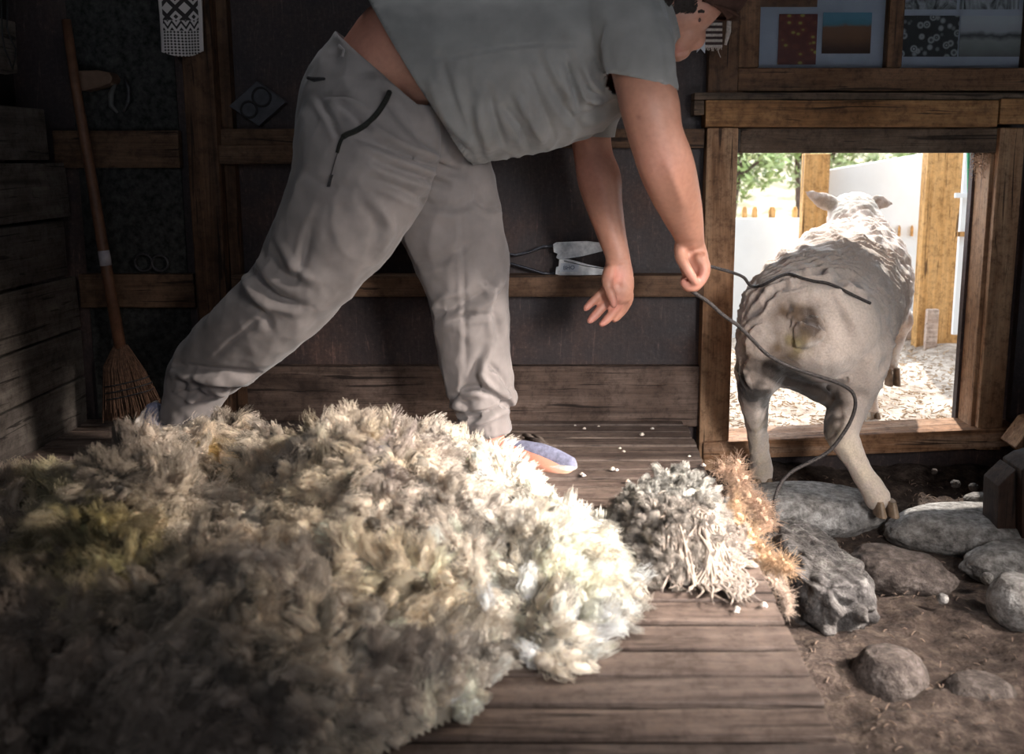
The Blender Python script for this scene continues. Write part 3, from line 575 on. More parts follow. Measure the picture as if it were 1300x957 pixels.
# ================================================================= modelling of soft bodies
def limb(b, pts, ref=None, sub=5, n=22, cap=True):
    """pts: (px, py, Y, radius in px, depth radius factor[, absolute]) -> closed tube with rounded ends"""
    rows = [list(p)+[1.0]*(5-len(p)) for p in pts]
    W = []
    for r in rows:
        q = P(r[0], r[1], r[2]); s = mpp(r[0], r[1], r[2]); W.append([q.x, q.y, q.z, r[3]*s, r[3]*s*r[4]])
    W = catmull(W, sub); c = [Vector(k[:3]) for k in W]; ra = [max(k[3], .0006) for k in W]; rb = [max(k[4], .0006) for k in W]
    T = [(c[min(i+1, len(c)-1)]-c[max(i-1, 0)]).normalized() for i in range(len(c))]
    rings = []
    def ring(p, t, a_, b_):
        if ref is None: a = t.cross(Vector((0, 1, 0)))
        else: a = Vector(ref)-t*t.dot(Vector(ref))
        a = a.normalized() if a.length > 1e-5 else t.orthogonal().normalized()
        bb = t.cross(a).normalized()
        return [p+a*math.cos(k*2*PI/n)*a_+bb*math.sin(k*2*PI/n)*b_ for k in range(n)]
    if cap:
        for k in (.12, .42, .72): th = k*PI/2; rings.append(ring(c[0]-T[0]*min(ra[0], rb[0])*math.cos(th), T[0], ra[0]*math.sin(th), rb[0]*math.sin(th)))
    for i in range(len(c)): rings.append(ring(c[i], T[i], ra[i], rb[i]))
    if cap:
        for k in (.72, .42, .12): th = k*PI/2; rings.append(ring(c[-1]+T[-1]*min(ra[-1], rb[-1])*math.cos(th), T[-1], ra[-1]*math.sin(th), rb[-1]*math.sin(th)))
    v = [q for g in rings for q in g]; f = []
    for i in range(len(rings)-1):
        for k in range(n): k2 = (k+1) % n; f.append([i*n+k, i*n+k2, (i+1)*n+k2, (i+1)*n+k])
    f += [list(range(n))[::-1], [(len(rings)-1)*n+k for k in range(n)]]
    b.add(v, f)
def fuse(b, voxel, smooth=4, fac=.5):
    me = mesh('tmp', b.v, b.f); bm = bmesh.new(); bm.from_mesh(me); bmesh.ops.recalc_face_normals(bm, faces=bm.faces); bm.to_mesh(me); bm.free()
    o = bpy.data.objects.new('tmp', me); C.objects.link(o)
    r = o.modifiers.new('r', 'REMESH'); r.mode = 'VOXEL'; r.voxel_size = voxel; r.adaptivity = 0
    s = o.modifiers.new('s', 'SMOOTH'); s.iterations = smooth; s.factor = fac
    bpy.context.view_layer.update(); dg = bpy.context.evaluated_depsgraph_get()
    m2 = bpy.data.meshes.new_from_object(o.evaluated_get(dg)); bpy.data.objects.remove(o); m2.materials.clear(); return m2
def get(me):
    n = len(me.vertices); co = np.empty(n*3); me.vertices.foreach_get('co', co); nr = np.empty(n*3); me.vertex_normals.foreach_get('vector', nr) if hasattr(me, 'vertex_normals') else me.vertices.foreach_get('normal', nr)
    return co.reshape(-1, 3), nr.reshape(-1, 3)
def put(me, co): me.vertices.foreach_set('co', co.astype(np.float32).ravel()); me.update()
def vnoise(co, scale, seed=0.0, oct=1):
    out = np.zeros(len(co)); s = Vector((seed, seed*1.7, -seed))
    for i, p in enumerate(co): out[i] = noise.noise(Vector(p)*scale+s)
    return out
def segd(px, py, pts):
    """distance, signed side and parameter to a polyline (pixels)"""
    best = np.full(len(px), 1e9); side = np.zeros(len(px)); par = np.zeros(len(px)); L = len(pts)-1
    for i in range(L):
        (x0, y0), (x1, y1) = pts[i], pts[i+1]; dx, dy = x1-x0, y1-y0; l2 = dx*dx+dy*dy+1e-9
        t = np.clip(((px-x0)*dx+(py-y0)*dy)/l2, 0, 1); ex = px-(x0+t*dx); ey = py-(y0+t*dy); d = np.hypot(ex, ey)
        sg = np.sign(dx*ey-dy*ex); m = d < best; best[m] = d[m]; side[m] = sg[m]; par[m] = ((i+t)/L)[m]
    return best, side, par
def folds(me, strokes, facing=True, gain=1.0):
    co, nr = get(me); px, py = proj(co); v = co-np.array(CAM); v /= np.linalg.norm(v, axis=1)[:, None]
    fr = np.clip(-(v*nr).sum(1)*3, 0, 1) if facing else np.ones(len(co)); d_ = np.zeros(len(co))
    for st in strokes:
        pts, wd, amp = st[:3]; y0, y1 = st[3] if len(st) > 3 else (-9, 9); pts = [tuple(q[:2]) for q in catmull([(a, c_, 0) for a, c_ in pts], 4)]
        d, s, t = segd(px, py, pts); env = np.sin(np.clip(t, 0.02, .98)*PI)**.5
        k = env*fr*((co[:, 1] > y0) & (co[:, 1] < y1))
        d_ += amp*k*(np.exp(-(d/wd)**2) - .45*np.sign(amp)*np.sign(amp)*np.exp(-((d-2.1*wd)/(1.1*wd))**2)*(s > 0))
    put(me, co+nr*(gain*d_)[:, None])
def open_at(me, tests):
    """cut sleeves and hems open: every test is (centre, outward normal, radius, snap)"""
    bm = bmesh.new(); bm.from_mesh(me)
    for c, n, rad in tests:
        c = Vector(c); n = Vector(n).normalized()
        kill = [v for v in bm.verts if (v.co-c).dot(n) > 0 and (v.co-c).length < rad]
        bmesh.ops.delete(bm, geom=kill, context='VERTS')
        for v in bm.verts:
            if v.is_boundary and (v.co-c).length < rad*1.05 and abs((v.co-c).dot(n)) < .02: v.co -= n*(v.co-c).dot(n)
    bm.to_mesh(me); bm.free(); me.update()
def color_attr(me, name, rgb):
    a = me.color_attributes.new(name, 'FLOAT_COLOR', 'POINT'); c = np.ones((len(me.vertices), 4), dtype=np.float32); c[:, :3] = rgb; a.data.foreach_set('color', c.ravel())
# ================================================================= the shorn sheep
b = B(); RX = (1, 0, 0)
limb(b, [(1028, 424, -.478, 20, 1), (1028, 424, -.462, 47, .92), (1029, 421, -.43, 70, .88), (1030, 416, -.375, 86, .86), (1031, 411, -.30, 92, .86), (1038, 402, -.16, 92, .9), (1053, 386, 0.02, 87, 1.0), (1072, 366, .20, 80, 1.04), (1090, 350, .38, 63, 1.12), (1090, 318, .49, 46, 1.05), (1086, 292, .57, 37, 1.0), (1084, 276, .64, 33, .95), (1084, 275, .72, 26, 1), (1084, 285, .80, 17, 1)], RX, 6, 40)
limb(b, [(978, 425, -.35, 38, 1.3), (965, 468, -.33, 30, 1.5), (957, 497, -.31, 21, 1.4), (958, 520, -.29, 17, 1.3), (961, 545, -.255, 13.5, 1.1), (964, 572, -.225, 12.5), (966, 592, -.20, 14), (967, 602, -.192, 14)], RX)
limb(b, [(1085, 440, -.34, 42, 1.3), (1083, 482, -.33, 35, 1.4), (1076, 515, -.35, 26, 1.3), (1069, 548, -.42, 22, 1.1), (1079, 572, -.44, 17), (1093, 598, -.455, 14.5), (1107, 620, -.47, 15), (1114, 632, -.478, 17)], RX)
limb(b, [(1130, 370, .34, 20, 1.4), (1141, 405, .38, 14, 1.2), (1140, 428, .40, 10.5), (1134, 448, .37, 8.5), (1131, 464, .335, 8.5)], RX, 5, 14)
limb(b, [(1090, 420, .30, 22, 1.4), (1103, 470, .33, 12, 1.1), (1106, 497, .35, 8.5), (1107, 520, .355, 8)], RX, 5, 14)
limb(b, [(968, 462, -.36, 12), (992, 477, -.37, 14), (1018, 488, -.37, 13), (1040, 500, -.37, 12), (1056, 512, -.36, 8)], (0, 0, 1), 5, 14)
limb(b, [(1010, 372, -.40, 16), (1014, 398, -.442, 15), (1012, 420, -.455, 13), (1006, 440, -.455, 8)], RX, 5, 14)
limb(b, [(1064, 264, .62, 10, .7), (1050, 257, .61, 11.5, .4), (1037, 251, .60, 9.5, .35), (1028, 246, .60, 5, .4), (1022, 243, .60, 1.5, .6)], None, 5, 14)
limb(b, [(1104, 262, .62, 9, .7), (1114, 257, .61, 9.5, .45), (1123, 257, .60, 8.5, .4), (1130, 258, .60, 4.5, .4), (1134, 258, .60, 1.5, .6)], None, 5, 14)
me = fuse(b, .0048, 5)
co, nr = get(me)
px, py = proj(co)
n1 = vnoise(co, 5, 2); n2 = vnoise(co, 16, 5); n3 = vnoise(co, 45, 9); n4 = vnoise(co*np.array([1, .35, 1]), 28, 4)
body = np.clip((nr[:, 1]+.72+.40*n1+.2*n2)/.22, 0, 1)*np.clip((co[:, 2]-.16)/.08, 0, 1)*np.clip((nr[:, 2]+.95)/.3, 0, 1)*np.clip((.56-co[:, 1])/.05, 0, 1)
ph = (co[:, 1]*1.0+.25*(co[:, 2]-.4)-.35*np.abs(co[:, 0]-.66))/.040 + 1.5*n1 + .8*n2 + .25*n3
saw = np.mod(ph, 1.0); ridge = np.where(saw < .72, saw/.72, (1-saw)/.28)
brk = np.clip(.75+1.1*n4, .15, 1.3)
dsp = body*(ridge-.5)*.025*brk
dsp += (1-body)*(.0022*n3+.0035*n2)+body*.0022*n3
head = np.clip((co[:, 1]-.52)/.05, 0, 1); dsp += head*(.004*n3+.003*vnoise(co, 90, 3))
put(me, co+nr*dsp[:, None])
folds(me, [([(985, 400), (975, 440), (985, 475)], 9, -.006), ([(1028, 385), (1040, 415), (1030, 450), (1005, 462)], 8, -.007), ([(962, 372), (990, 350), (1030, 338)], 7, .004),
           ([(1060, 380), (1075, 430), (1080, 470)], 9, -.004), ([(1105, 400), (1108, 450), (1100, 500)], 8, .004), ([(968, 500), (970, 530), (972, 560), (970, 590)], 5, -.004),
           ([(1075, 560), (1095, 590), (1110, 615)], 5, -.003), ([(1050, 350), (1080, 400), (1100, 450)], 6, .004)])
co, nr = get(me); px, py = proj(co)
wool = np.array([.62, .51, .44]); col = np.tile(wool, (len(co), 1))
col *= (1+.16*n1+.10*n2)[:, None]
def paint(pts, wd, c, amt, ymin=-9, ymax=9, nz=True):
    d, s, t = segd(px, py, pts); k = amt*np.exp(-(d/wd)**2)*((co[:, 1] > ymin) & (co[:, 1] < ymax))
    if nz: k = k*np.clip(1+1.3*n2+1.0*n3, 0, 1.5)
    k = np.clip(k, 0, 1)[:, None]; col[:] = col*(1-k)+np.array(c)*k
paint([(1000, 398), (1022, 405), (1030, 428), (1008, 448), (990, 440)], 17, (.19, .125, .08), 1.0, -9, -.2)
paint([(1024, 400), (1034, 420)], 12, (.07, .045, .032), 1.1, -9, -.2)
paint([(1003, 430), (1015, 440)], 12, (.42, .34, .18), .6, -9, -.2)
paint([(940, 420), (950, 480), (945, 460)], 11, (.33, .23, .165), .7, -9, 0)
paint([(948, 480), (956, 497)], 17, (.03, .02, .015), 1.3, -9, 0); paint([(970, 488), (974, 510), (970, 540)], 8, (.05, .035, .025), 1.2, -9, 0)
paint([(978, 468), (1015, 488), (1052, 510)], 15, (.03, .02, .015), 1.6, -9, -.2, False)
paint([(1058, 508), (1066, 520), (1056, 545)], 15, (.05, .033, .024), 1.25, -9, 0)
paint([(958, 545), (963, 600)], 16, (.62, .50, .36), .5); paint([(1070, 560), (1110, 625)], 18, (.66, .55, .42), .5)
paint([(1132, 440), (1134, 460)], 12, (.60, .48, .36), .5, .2)
paint([(1030, 250), (1058, 262)], 10, (.32, .25, .20), .9, .5); paint([(1112, 258), (1130, 258)], 10, (.30, .23, .18), .9, .5)
paint([(1065, 262), (1085, 254), (1105, 262)], 14, (.40, .36, .31), .7, .45)
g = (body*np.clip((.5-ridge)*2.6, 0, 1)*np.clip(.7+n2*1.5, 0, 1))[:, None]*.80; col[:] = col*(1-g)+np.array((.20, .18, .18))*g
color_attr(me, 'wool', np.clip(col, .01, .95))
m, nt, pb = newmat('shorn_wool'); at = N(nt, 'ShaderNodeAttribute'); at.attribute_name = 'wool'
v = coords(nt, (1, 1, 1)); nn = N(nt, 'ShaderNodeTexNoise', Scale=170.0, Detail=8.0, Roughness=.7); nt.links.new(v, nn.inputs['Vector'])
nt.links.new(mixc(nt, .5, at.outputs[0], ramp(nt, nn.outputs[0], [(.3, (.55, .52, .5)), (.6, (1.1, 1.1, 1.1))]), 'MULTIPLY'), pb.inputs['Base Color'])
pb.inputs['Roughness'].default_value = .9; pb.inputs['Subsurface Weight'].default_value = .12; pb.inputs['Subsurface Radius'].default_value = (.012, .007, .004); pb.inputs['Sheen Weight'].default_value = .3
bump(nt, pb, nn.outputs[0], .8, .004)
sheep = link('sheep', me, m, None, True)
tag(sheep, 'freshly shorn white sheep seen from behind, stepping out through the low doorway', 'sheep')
hm = plain('hoof_horn', (.22, .155, .105), .5, 0, 60, .4, .3)
def hoof(px, py, Y, w_, h_, lean=0.0, back=-.012):
    b = B()
    for s in (-1, 1):
        c = P(px, py, Y); k = mpp(px, py, Y); x = c.x+s*w_*k*.27; top = c.z+h_*k*.5; bot = c.z-h_*k*.5; v = []
        for zz, fr in ((top, .75), (c.z, .92), (bot, 1.08)):
            for i in range(14):
                a = i*2*PI/14; v.append((x+math.cos(a)*w_*k*.25*fr+lean*(top-zz), c.y+math.sin(a)*w_*k*.55*fr+back*fr, zz))
        f = [[r*14+i, r*14+(i+1) % 14, (r+1)*14+(i+1) % 14, (r+1)*14+i] for r in range(2) for i in range(14)]+[list(range(14))[::-1], list(range(28, 42))]
        b.add(v, f)
    b.build('hoof', hm, sheep, bevel=.0015, smooth=True)
hoof(967, 610, -.19, 25, 13); hoof(1121, 642, -.485, 29, 19, .12); hoof(1132, 477, .325, 18, 22); hoof(1108, 526, .355, 16, 9)
# ================================================================= the rope
def rope(pts, r=.0052):
    q = [Vector(k) for k in catmull([tuple(P(*p)) for p in pts], 7)]; return q
co_s, _ = get(sheep.data)
from mathutils.bvhtree import BVHTree
bv = BVHTree.FromPolygons([tuple(k) for k in co_s], [tuple(p.vertices) for p in sheep.data.polygons])
def onsheep(px, py, lift=.009):
    d = ray(px, py).normalized(); h = bv.ray_cast(CAM, d)
    if h[0] is None: return None
    return h[0]-d*lift
B_rope = B()
seg1 = [P(884, 348, -.575), P(897, 338, -.56), P(912, 341, -.54), P(930, 346, -.51), P(944, 352, -.48), P(951, 361, -.45)]
for q in ((957, 364), (968, 362), (980, 356), (992, 350), (1003, 348), (1018, 353), (1034, 357), (1048, 359), (1062, 364), (1076, 371), (1090, 378), (1105, 385)):
    h = onsheep(*q); seg1.append(h if h is not None else P(*q, -.40))
B_rope.tube([Vector(k) for k in catmull([tuple(k) for k in seg1], 5)], .0040, 8)
seg2 = [P(870, 352, -.575), P(871, 362, -.58), P(882, 372, -.58), P(900, 384, -.57), P(918, 400, -.56), P(938, 414, -.545), P(955, 431, -.53), P(973, 449, -.52), P(993, 461, -.515), P(1015, 470, -.51), P(1040, 478, -.505), P(1066, 487, -.50), P(1082, 498, -.50), P(1086, 514, -.50), P(1080, 534, -.50), P(1068, 554, -.505), P(1052, 573, -.51), P(1030, 586, -.515), P(1008, 597, -.52), P(992, 612, -.53), P(984, 632, -.55), P(982, 650, -.57), G(983, 664, -.155)]
B_rope.tube([Vector(k) for k in catmull([tuple(k) for k in seg2], 5)], .0048, 8)
rm, nt, pb = newmat('dark_rope'); v = coords(nt, (1, 1, 1)); wv = N(nt, 'ShaderNodeTexNoise', Scale=260.0, Detail=3.0); nt.links.new(v, wv.inputs['Vector'])
nt.links.new(ramp(nt, wv.outputs[0], [(.35, (.018, .015, .015)), (.7, (.085, .07, .065))]), pb.inputs['Base Color']); pb.inputs['Roughness'].default_value = .6; bump(nt, pb, wv.outputs[0], .9, .003)
tag(B_rope.build('rope', rm, smooth=True), 'dark cord looping from the fist of the man over the rump of the sheep', 'rope')
# ================================================================= the man
NL, FL = -.60, -.42
b = B()
# torso, neck, head
limb(b, [(455, 130, -.52, 58, .9), (480, 92, -.52, 58, .95), (520, 70, -.52, 78, .85), (600, 70, -.52, 88, .85), (700, 55, -.52, 80, .95), (775, 30, -.52, 62, 1.2), (815, 14, -.51, 44, 1.0), (845, 8, -.50, 34, 1), (862, 6, -.50, 32, 1)], None, 5, 30)
limb(b, [(838, 2, -.5, 34), (862, 10, -.5, 40, .9), (879, -8, -.5, 44, .82), (893, -26, -.5, 42, .82), (902, -38, -.5, 32, .8)], None, 5, 26)
limb(b, [(868, 42, -.5, 25, .9), (861, 62, -.5, 13, 1.1), (860, 70, -.5, 9, 1.2)], None, 4, 16)          # jaw and chin
limb(b, [(868, 56, -.5, 10, 1.3), (873, 66, -.5, 4, 2.0), (868, 71, -.5, 4.5, 2.0)], None, 4, 12)                                      # mouth
limb(b, [(890, 24, -.5, 5), (890, 38, -.5, 6), (889, 51, -.5, 6.5, 1.2), (884, 58, -.5, 5.5, 1.5), (874, 57, -.5, 7, 1.4)], None, 4, 12)  # nose
limb(b, [(896, 16, -.545, 6, .8), (898, 14, -.5, 7), (896, 16, -.455, 6, .8)], (1, 0, 0), 4, 12)         # brow
limb(b, [(853, -14, -.585, 9, .35), (848, 0, -.59, 9, .35), (853, 9, -.583, 6, .35)], None, 4, 12)            # ear
# arms
NS = -.72
limb(b, [(790, 40, -.64, 46), (808, 70, -.70, 38), (816, 100, -.73, 37), (825, 135, -.75, 38), (832, 170, -.75, 35), (845, 208, -.73, 36), (855, 238, -.69, 33), (866, 270, -.64, 26), (874, 295, -.60, 20), (877, 312, -.575, 18.5, .8), (880, 330, -.575, 20, .8), (881, 348, -.575, 15, .9), (881, 356, -.575, 10, 1.2)], None, 5, 26)
limb(b, [(770, 60, -.38, 42), (757, 110, -.34, 32), (750, 160, -.32, 27), (753, 195, -.32, 25), (761, 228, -.34, 28), (767, 260, -.36, 24), (776, 296, -.38, 19), (784, 325, -.395, 16, .75), (785, 345, -.40, 19, .62), (786, 365, -.405, 19, .6), (785, 377, -.408, 15, .6)], None, 5, 26)
# far hand: open palm, thumb in front, fingers trailing down and left
def fin(pts, n=12): limb(b, pts, None, 4, n)
fin([(772, 362, -.405, 7), (764, 371, -.408, 6), (755, 380, -.41, 5.6), (748, 387, -.413, 5.2), (744, 391, -.416, 4.4)])
fin([(778, 372, -.405, 7.5), (769, 384, -.405, 6.6), (760, 395, -.41, 6.2), (753, 403, -.415, 5.8), (749, 407, -.42, 4.6)])
fin([(788, 374, -.405, 7.5), (784, 387, -.40, 6.6), (776, 399, -.40, 6), (769, 407, -.405, 5.6), (764, 411, -.41, 4.4)])
fin([(797, 366, -.405, 7), (798, 380, -.395, 6), (792, 393, -.385, 5.4), (784, 402, -.385, 5), (780, 406, -.388, 4)])
fin([(774, 345, -.42, 9), (771, 357, -.437, 8), (774, 370, -.447, 6.6), (778, 380, -.45, 5.8), (779, 387, -.45, 4.8)])
# near hand: fist closed round the cord
for i, (dx, dy, Y) in enumerate(((0, 0, -.605), (2, -2, -.585), (2, -1, -.562), (0, 1, -.542))):
    fin([(888+dx, 328+dy, Y, 7.8), (894+dx, 341+dy, Y, 7), (890+dx, 355+dy, Y-.002, 6.6), (882+dx, 364+dy, Y-.004, 6.2), (873+dx*.5, 364+dy, Y-.003, 5.8), (868, 358+dy, Y, 5)])
fin([(864, 312, -.595, 8), (864, 325, -.61, 8), (870, 338, -.622, 7.2), (877, 349, -.625, 6.4), (882, 357, -.622, 5.2)])
# legs and feet
limb(b, [(465, 140, NL+.03, 52, .8), (450, 210, NL, 52, .8), (405, 300, NL+.02, 44), (362, 372, NL+.05, 34), (315, 425, NL+.09, 32), (265, 480, NL+.16, 24), (240, 520, -.42, 18), (228, 545, -.41, 16), (215, 556, -.42, 17), (232, 572, -.45, 15, 1.2), (262, 580, -.49, 13, 1.4)], None, 5, 24)
limb(b, [(480, 140, FL-.04, 52, .8), (545, 220, FL, 46, .9), (580, 300, FL, 40), (592, 360, FL, 32), (600, 440, FL+.01, 30), (610, 510, FL+.02, 20), (622, 550, -.41, 17), (630, 572, -.42, 17, 1.1), (655, 578, -.45, 15, 1.3), (690, 590, -.50, 12, 1.6), (722, 602, -.535, 7, 2.2)], None, 5, 24)
limb(b, [(475, 140, -.57, 40), (480, 140, -.52, 50), (490, 145, -.46, 40)], (1, 0, 0), 5, 20)
me = fuse(b, .0042, 5)
co, nr = get(me); n1 = vnoise(co, 9, 3); n2 = vnoise(co, 30, 5)
px, py = proj(co)
put(me, co+nr*(.0012*n1+.0005*n2)[:, None])
folds(me, [([(848, 205), (858, 235), (868, 262)], 7, .004, (-.9, -.5)), ([(752, 205), (762, 225), (770, 250)], 6, .003, (-.5, -.2)), ([(773, 330), (785, 333), (797, 329)], 2.5, -.0018), ([(772, 366), (782, 362), (794, 366)], 3, -.002), ([(790, 345), (786, 360), (789, 374)], 3, -.0018),
           ([(862, 305), (874, 309), (888, 306)], 3, -.0015), ([(893, 320), (897, 330)], 3, .003), ([(855, 69), (864, 67), (871, 66)], 1.6, -.003), ([(888, 22), (893, 26)], 3, -.004)])
co, nr = get(me); px, py = proj(co)
col = np.tile(np.array((.46, .225, .155)), (len(co), 1))*(1+.10*n1+.06*n2)[:, None]
def tint(cx, cy, r_, c, a_):
    k = np.clip(a_*np.exp(-(((px-cx)**2+(py-cy)**2)/r_**2)), 0, 1)[:, None]; col[:] = col*(1-k)+np.array(c)*k
for q in ((745, 391), (750, 406), (765, 411), (779, 387), (785, 350), (890, 352), (868, 358)): tint(*q, 12, (.66, .27, .22), .55)
tint(748, 215, 30, (.62, .27, .22), .4); tint(835, 205, 30, (.60, .28, .22), .35); tint(650, 565, 30, (.55, .16, .11), .8); tint(225, 545, 30, (.45, .14, .10), .8); tint(862, 64, 6, (.45, .16, .13), .5)
tint(452, 40, 50, (.44, .19, .14), .7); tint(811, 149, 3, (.25, .1, .08), .7)
color_attr(me, 'skin', np.clip(col, 0, 1))
m, nt, pb = newmat('skin'); at = N(nt, 'ShaderNodeAttribute'); at.attribute_name = 'skin'
v = coords(nt, (1, 1, 1)); nn = N(nt, 'ShaderNodeTexNoise', Scale=90.0, Detail=6.0); nt.links.new(v, nn.inputs['Vector'])
nt.links.new(mixc(nt, .35, at.outputs[0], ramp(nt, nn.outputs[0], [(.3, (.75, .68, .66)), (.65, (1.08, 1.06, 1.05))]), 'MULTIPLY'), pb.inputs['Base Color'])
pb.inputs['Roughness'].default_value = .48; pb.inputs['Subsurface Weight'].default_value = .15; pb.inputs['Subsurface Radius'].default_value = (.012, .005, .003); pb.inputs['Specular IOR Level'].default_value = .4
bump(nt, pb, nn.outputs[0], .25, .0015)
man = link('person', me, m, None, True)
tag(man, 'person in grey t-shirt, baggy grey trousers and cap, bending over', 'person')
# ---- trousers
def cloth(name, col, wv=900, rough=.9, sheen=.25):
    m, nt, pb = newmat(name); v = coords(nt, (1, 1, 1))
    n = N(nt, 'ShaderNodeTexNoise', Scale=14.0, Detail=6.0); nt.links.new(v, n.inputs['Vector']); k = N(nt, 'ShaderNodeTexNoise', Scale=float(wv), Detail=2.0); nt.links.new(v, k.inputs['Vector'])
    nt.links.new(ramp(nt, n.outputs[0], [(.3, tuple(c*.82 for c in col)), (.7, tuple(c*1.12 for c in col))]), pb.inputs['Base Color'])
    pb.inputs['Roughness'].default_value = rough; pb.inputs['Sheen Weight'].default_value = sheen; pb.inputs['Specular IOR Level'].default_value = .15
    p = bump(nt, pb, k.outputs[0], .3, .001); bump(nt, pb, n.outputs[0], .25, .006, p); return m
b = B()
limb(b, [(482, 72, -.52, 60, .98), (472, 88, -.52, 62, 1.0), (458, 118, -.52, 74, .96), (462, 150, -.52, 88, .88)], None, 5, 36)
limb(b, [(472, 140, -.58, 88, .62), (466, 190, NL, 92, .72), (446, 250, NL, 82, .78), (412, 310, NL+.02, 72, .78), (360, 382, NL+.05, 55, .9), (305, 430, NL+.09, 52, .85), (260, 470, NL+.14, 44, .85), (250, 492, NL+.17, 40, .9), (243, 512, -.42, 34), (236, 530, -.415, 31), (232, 541, -.41, 31)], None, 5, 36)
limb(b, [(510, 160, -.46, 80, .7), (548, 215, FL, 72, .72), (572, 285, FL, 68, .7), (590, 345, FL, 60, .72), (596, 400, FL, 50, .8), (602, 455, FL+.01, 44, .85), (610, 492, FL+.01, 42, .9), (612, 512, FL+.01, 36, .95), (615, 530, -.41, 31), (620, 546, -.41, 28), (622, 556, -.41, 28)], None, 5, 36)
limb(b, [(540, 170, -.48, 52, 1.2), (575, 200, -.47, 30, 1.3), (590, 212, -.47, 12, 1.5)], None, 4, 20)
limb(b, [(632, 490, FL, 12), (645, 500, FL, 11), (650, 508, FL, 7)], None, 4, 12)
me = fuse(b, .0052, 5)
co, nr = get(me); px, py = proj(co)
n1 = vnoise(co, 6, 13); n2 = vnoise(co*np.array([1, 1, .5]), 17, 15); n3 = vnoise(co, 34, 11)
low = np.clip((.30-co[:, 2])/.25, 0, 1)
n4 = vnoise(co*np.array([1.3, 1, .7])+.02*n1[:, None], 26, 31)
put(me, co+nr*(.006*n1+.009*(.25-np.abs(n2))+.0045*(.2-np.abs(n4))*(.4+low)+(.0015+.003*low)*n3)[:, None])
nr_ = (-.95, -.5); fr_ = (-.56, -.1)
folds(me, [
 ([(318, 338), (330, 360), (350, 378), (382, 388)], 5, -.013, nr_), ([(335, 320), (352, 345), (380, 362)], 6, -.009, nr_), ([(312, 352), (325, 378), (345, 395)], 6, .008, nr_),
 ([(352, 300), (375, 340), (398, 355)], 6, .007, nr_), ([(395, 285), (385, 330), (372, 360)], 5, -.006, nr_),
 ([(453, 174), (500, 190), (545, 208), (588, 222)], 4.5, -.010, nr_), ([(470, 160), (520, 188), (560, 200)], 5, .007, nr_), ([(478, 205), (525, 222), (570, 236)], 4.5, -.009, nr_),
 ([(470, 225), (515, 243), (550, 262)], 5, -.007, nr_), ([(468, 250), (495, 285), (480, 320)], 7, .008, nr_), ([(495, 130), (520, 160), (560, 195)], 6, -.007, nr_),
 ([(398, 112), (420, 150), (432, 178)], 4, -.006, nr_), ([(380, 215), (410, 235), (450, 240)], 7, -.005, nr_), ([(405, 122), (440, 120), (470, 135)], 3, -.004, nr_), ([(430, 128), (455, 150), (470, 165)], 4, -.004, nr_),
 ([(300, 375), (330, 390), (345, 420)], 5, -.004, nr_), ([(335, 400), (300, 430), (270, 455)], 3, -.004, nr_), ([(216, 462), (262, 470), (330, 476)], 5, -.010, nr_), ([(218, 472), (270, 482), (320, 484)], 5, .007, nr_),
 ([(228, 478), (234, 490), (228, 503)], 3.5, -.010, nr_), ([(240, 470), (250, 490), (246, 505)], 4, -.006, nr_), ([(225, 505), (245, 500), (262, 508)], 4, -.011, nr_), ([(262, 490), (284, 500), (290, 490)], 5, .007, nr_), ([(222, 512), (240, 522), (268, 518)], 3, -.006, nr_),
 ([(545, 405), (575, 392), (612, 372)], 4.5, -.009, fr_), ([(550, 395), (560, 380), (590, 370)], 5, .006, fr_), ([(546, 412), (590, 402), (630, 398)], 4, -.005, fr_), ([(520, 335), (560, 330), (600, 305)], 6, -.005, fr_),
 ([(638, 345), (625, 375), (600, 400)], 6, .009, fr_), ([(645, 360), (630, 395), (636, 430)], 5, -.007, fr_), ([(612, 350), (630, 370), (628, 392)], 4, -.006, fr_), ([(625, 440), (612, 475), (632, 500), (648, 500)], 5, .010, fr_), ([(618, 460), (640, 480), (652, 505)], 3.5, -.007, fr_),
 ([(572, 505), (600, 492), (625, 498), (645, 515)], 4, -.012, fr_), ([(568, 514), (595, 518), (622, 514), (640, 506)], 4.5, .009, fr_), ([(582, 534), (605, 530), (628, 520), (646, 512)], 3.5, -.013, fr_), ([(575, 500), (590, 510), (600, 522)], 4, -.005, fr_),
 ([(600, 225), (612, 260), (640, 262)], 4, -.006, fr_), ([(540, 260), (580, 262), (620, 245)], 6, -.005, fr_), ([(585, 260), (588, 330), (590, 400), (592, 470)], 3, -.0025, fr_)], gain=1.7)
open_at(me, [(P(462, 70, -.52), P(520, -3, -.52)-P(462, 70, -.52), .22), (P(234, 535, -.41), P(228, 560, -.41)-P(236, 525, -.41), .09), (P(621, 549, -.41), P(623, 570, -.41)-P(620, 545, -.41), .09)])
tro = link('trousers', me, cloth('trouser_cloth', (.245, .212, .20)), man, True)
md = tro.modifiers.new('thick', 'SOLIDIFY'); md.thickness = .003; md.offset = -1
